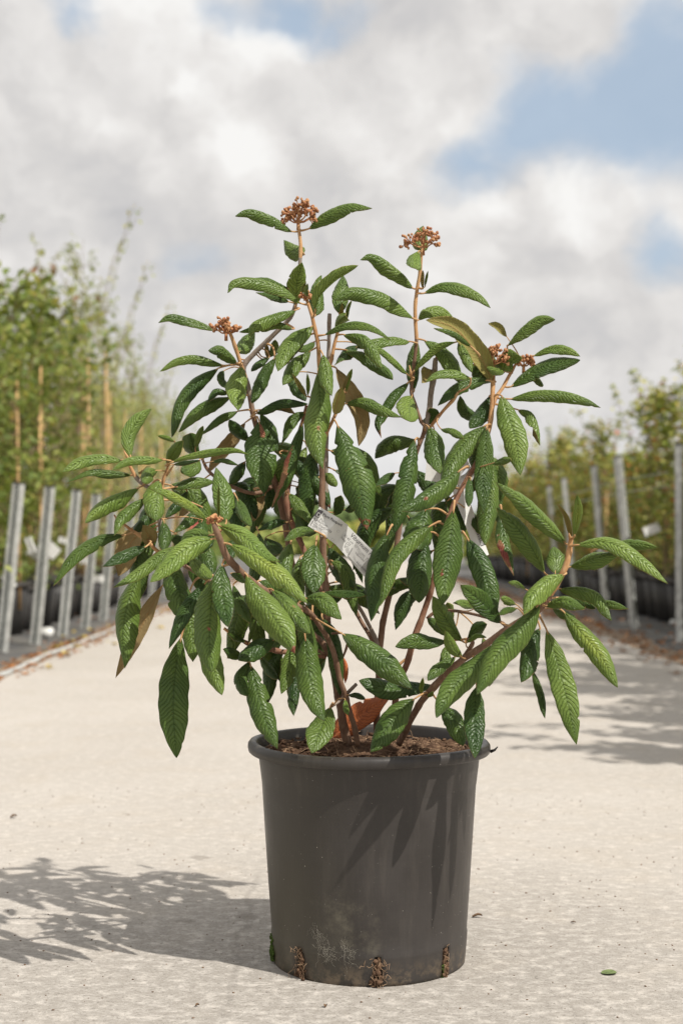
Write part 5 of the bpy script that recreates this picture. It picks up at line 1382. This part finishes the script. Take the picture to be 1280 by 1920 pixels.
def tag_one():
    Y = -.075; o0 = at(615, 985, Y)
    root = empty('plant_label', o0, 'white folded plant label with printed name tied to the brown middle stem', 'label')
    A = [at(599, 950, Y), at(636, 972, Y-.004), at(607, 1005, Y-.004), at(577, 986, Y)]
    B = [at(636, 972, Y-.004), at(653, 985, Y+.012), at(629, 1021, Y+.012), at(607, 1004, Y-.004)]
    C = [at(651, 985, Y+.014), at(703, 1037, Y+.008), at(688, 1087, Y+.012), at(628, 1020, Y+.014)]
    for nm, q, bow in (('front_flap', A, .0015), ('fold', B, -.0015), ('long_strip', C, .003)):
        V, F, N = quadsheet([p-o0 for p in q], 10, bow); obj(nm, (V, F), M_WHITE, root)
    def lerpq(q, u, v): return q[0].lerp(q[1], u).lerp(q[3].lerp(q[2], u), v)
    g = [lerpq(C, .42, .10), lerpq(C, .97, .08), lerpq(C, .96, .93), lerpq(C, .40, .93)]
    tc = Vector((0, -.0042, .001))
    V, F, N = quadsheet([p-o0+tc for p in g], 6, .0012); obj('grey_print_panel', (V, F), M_GREYL, root)
    xd = C[1]-C[0]; yd = C[3]-C[0]; off = .0062
    text_on("Viburnum rhyt. 'Holland'", lerpq(C, .20, .25), xd, yd, .0098, root, o0, off=off, bold=.0001)
    text_on('Viburnum', lerpq(C, .50, .62), xd, yd, .0050, root, o0, off=off)
    text_on('Hollandia 25', lerpq(C, .62, .86), xd, yd, .0056, root, o0, off=off)
    text_on('30-40 cm\nhaag 125', lerpq(C, .06, .45), xd, yd, .0055, root, o0, off=off)
    xa = A[1]-A[0]; ya = A[3]-A[0]
    s = [lerpq(A, .02, .12), lerpq(A, .26, .10), lerpq(A, .24, .45), lerpq(A, .0, .47)]
    V, F, N = quadsheet([p-o0+Vector((0, -.0022, .0003)) for p in s], 3, 0); obj('dark_logo_square', (V, F), M_INK, root)
    text_on('D', lerpq(A, .07, .42), xa, ya, .0095, root, o0, off=.0030, m=M_GREYL)
    text_on('Plant Passport', lerpq(A, .32, .26), xa, ya, .0062, root, o0, off=.0026, bold=.0001)
    text_on('A Viburnum', lerpq(A, .06, .62), xa, ya, .0052, root, o0, off=.0026)
    text_on('B NL-326474578', lerpq(A, .06, .76), xa, ya, .0052, root, o0, off=.0026)
    text_on('C 255.101', lerpq(A, .06, .90), xa, ya, .0052, root, o0, off=.0026)
    # punched hole grommets on the fold
    for (x, y) in ((638, 983), (634, 996), (623, 1012)):
        V, F = [], []; c = at(x, y, Y-.006); pts = [c-o0+Vector((cos(a)*.0022, 0, sin(a)*.0022)) for a in [2*pi*i/12 for i in range(13)]]
        tube(V, F, pts, .0005, 5, False); obj('punched_hole', (V, F), M_GREYL, root)
    V, F = [], []; pts = [at(612, 1000, Y), at(604, 1006, -.055), at(600, 1002, .0), at(608, 992, .01), at(614, 998, -.04)]; c_, _ = spline([p-o0 for p in pts], 16)
    tube(V, F, c_, .0008, 5); obj('tie_strip', (V, F), M_WHITE, root)
tag_one()
def tag_two():
    Y = .025; o0 = at(860, 900, Y)
    root = empty('plant_label', o0, 'long white label strip with barcode looped round the right-hand stem', 'label')
    L_ = [(846, 915), (856, 945), (872, 985), (894, 1048)]; R_ = [(866, 908), (878, 935), (894, 978), (916, 1040)]
    V, F = [], []; n = 18
    lc, _ = spline([at(x, y, Y-.0+i*-.004) for i, (x, y) in enumerate(L_)], n); rc, _ = spline([at(x, y, Y+.006-i*.004) for i, (x, y) in enumerate(R_)], n)
    for a, b in zip(lc, rc): V += [a-o0, b-o0]
    for i in range(n): F.append((2*i, 2*i+1, 2*i+3, 2*i+2))
    nb = len(V); V += [v+Vector((0, .0005, 0)) for v in V[:]]; F += [tuple(x+nb for x in f[::-1]) for f in F[:]]
    obj('label_strip', (V, F), M_WHITE, root)
    # barcode: short bars across the right edge of the strip
    V, F = [], []; rnd = random.Random(4); s = .58
    while s < .86:
        w = rnd.choice((.006, .006, .012)); pts = []
        for (ss, tt) in ((s, .62), (s, .97), (s+w, .97), (s+w, .62)):
            i = min(n-1, int(ss*n)); f = ss*n-i; a = lc[i].lerp(lc[i+1], f); b = rc[i].lerp(rc[i+1], f); pts.append(a.lerp(b, tt)-o0+Vector((0, -.0007, 0)))
        b_ = len(V); V += pts; F.append((b_, b_+1, b_+2, b_+3)); s += w+rnd.choice((.007, .011))
    obj('barcode', (V, F), M_INK, root, smooth=False)
    xd = lc[8]-lc[4]; yd = lc[6]-rc[6]
    text_on('Viburnum', lc[4].lerp(rc[4], .25), xd, -(rc[6]-lc[6])*-1, .008, root, o0, off=.0008)
    V, F = [], []   # loop and the upper flap
    for r_i, (x, y) in enumerate([(848, 905), (857, 880), (872, 865), (882, 870), (884, 884), (868, 902)]): pass
    c_, _ = spline([at(856, 908, Y), at(858, 885, Y-.012), at(872, 868, Y-.012), at(884, 878, Y+.008), at(878, 895, Y+.012), at(860, 905, Y+.004)], 26)
    for p in c_: V += [p-o0+Vector((-.004, 0, .008)), p-o0+Vector((.004, 0, -.008))]
    for i in range(len(c_)-1): F.append((2*i, 2*i+1, 2*i+3, 2*i+2))
    o = obj('loop', (V, F), M_WHITE, root); md = o.modifiers.new('thick', 'SOLIDIFY'); md.thickness = .0004
    V, F, N = quadsheet([p-o0 for p in (at(800, 858, .01), at(826, 888, .01), at(826, 905, .01), at(796, 900, .01))], 4, .001); obj('upper_flap', (V, F), M_WHITE, root)
tag_two()
print('leaves', LCOUNT[0], 'tris', sum(len(o.data.polygons)*2 for o in S.objects if o.type == 'MESH'))
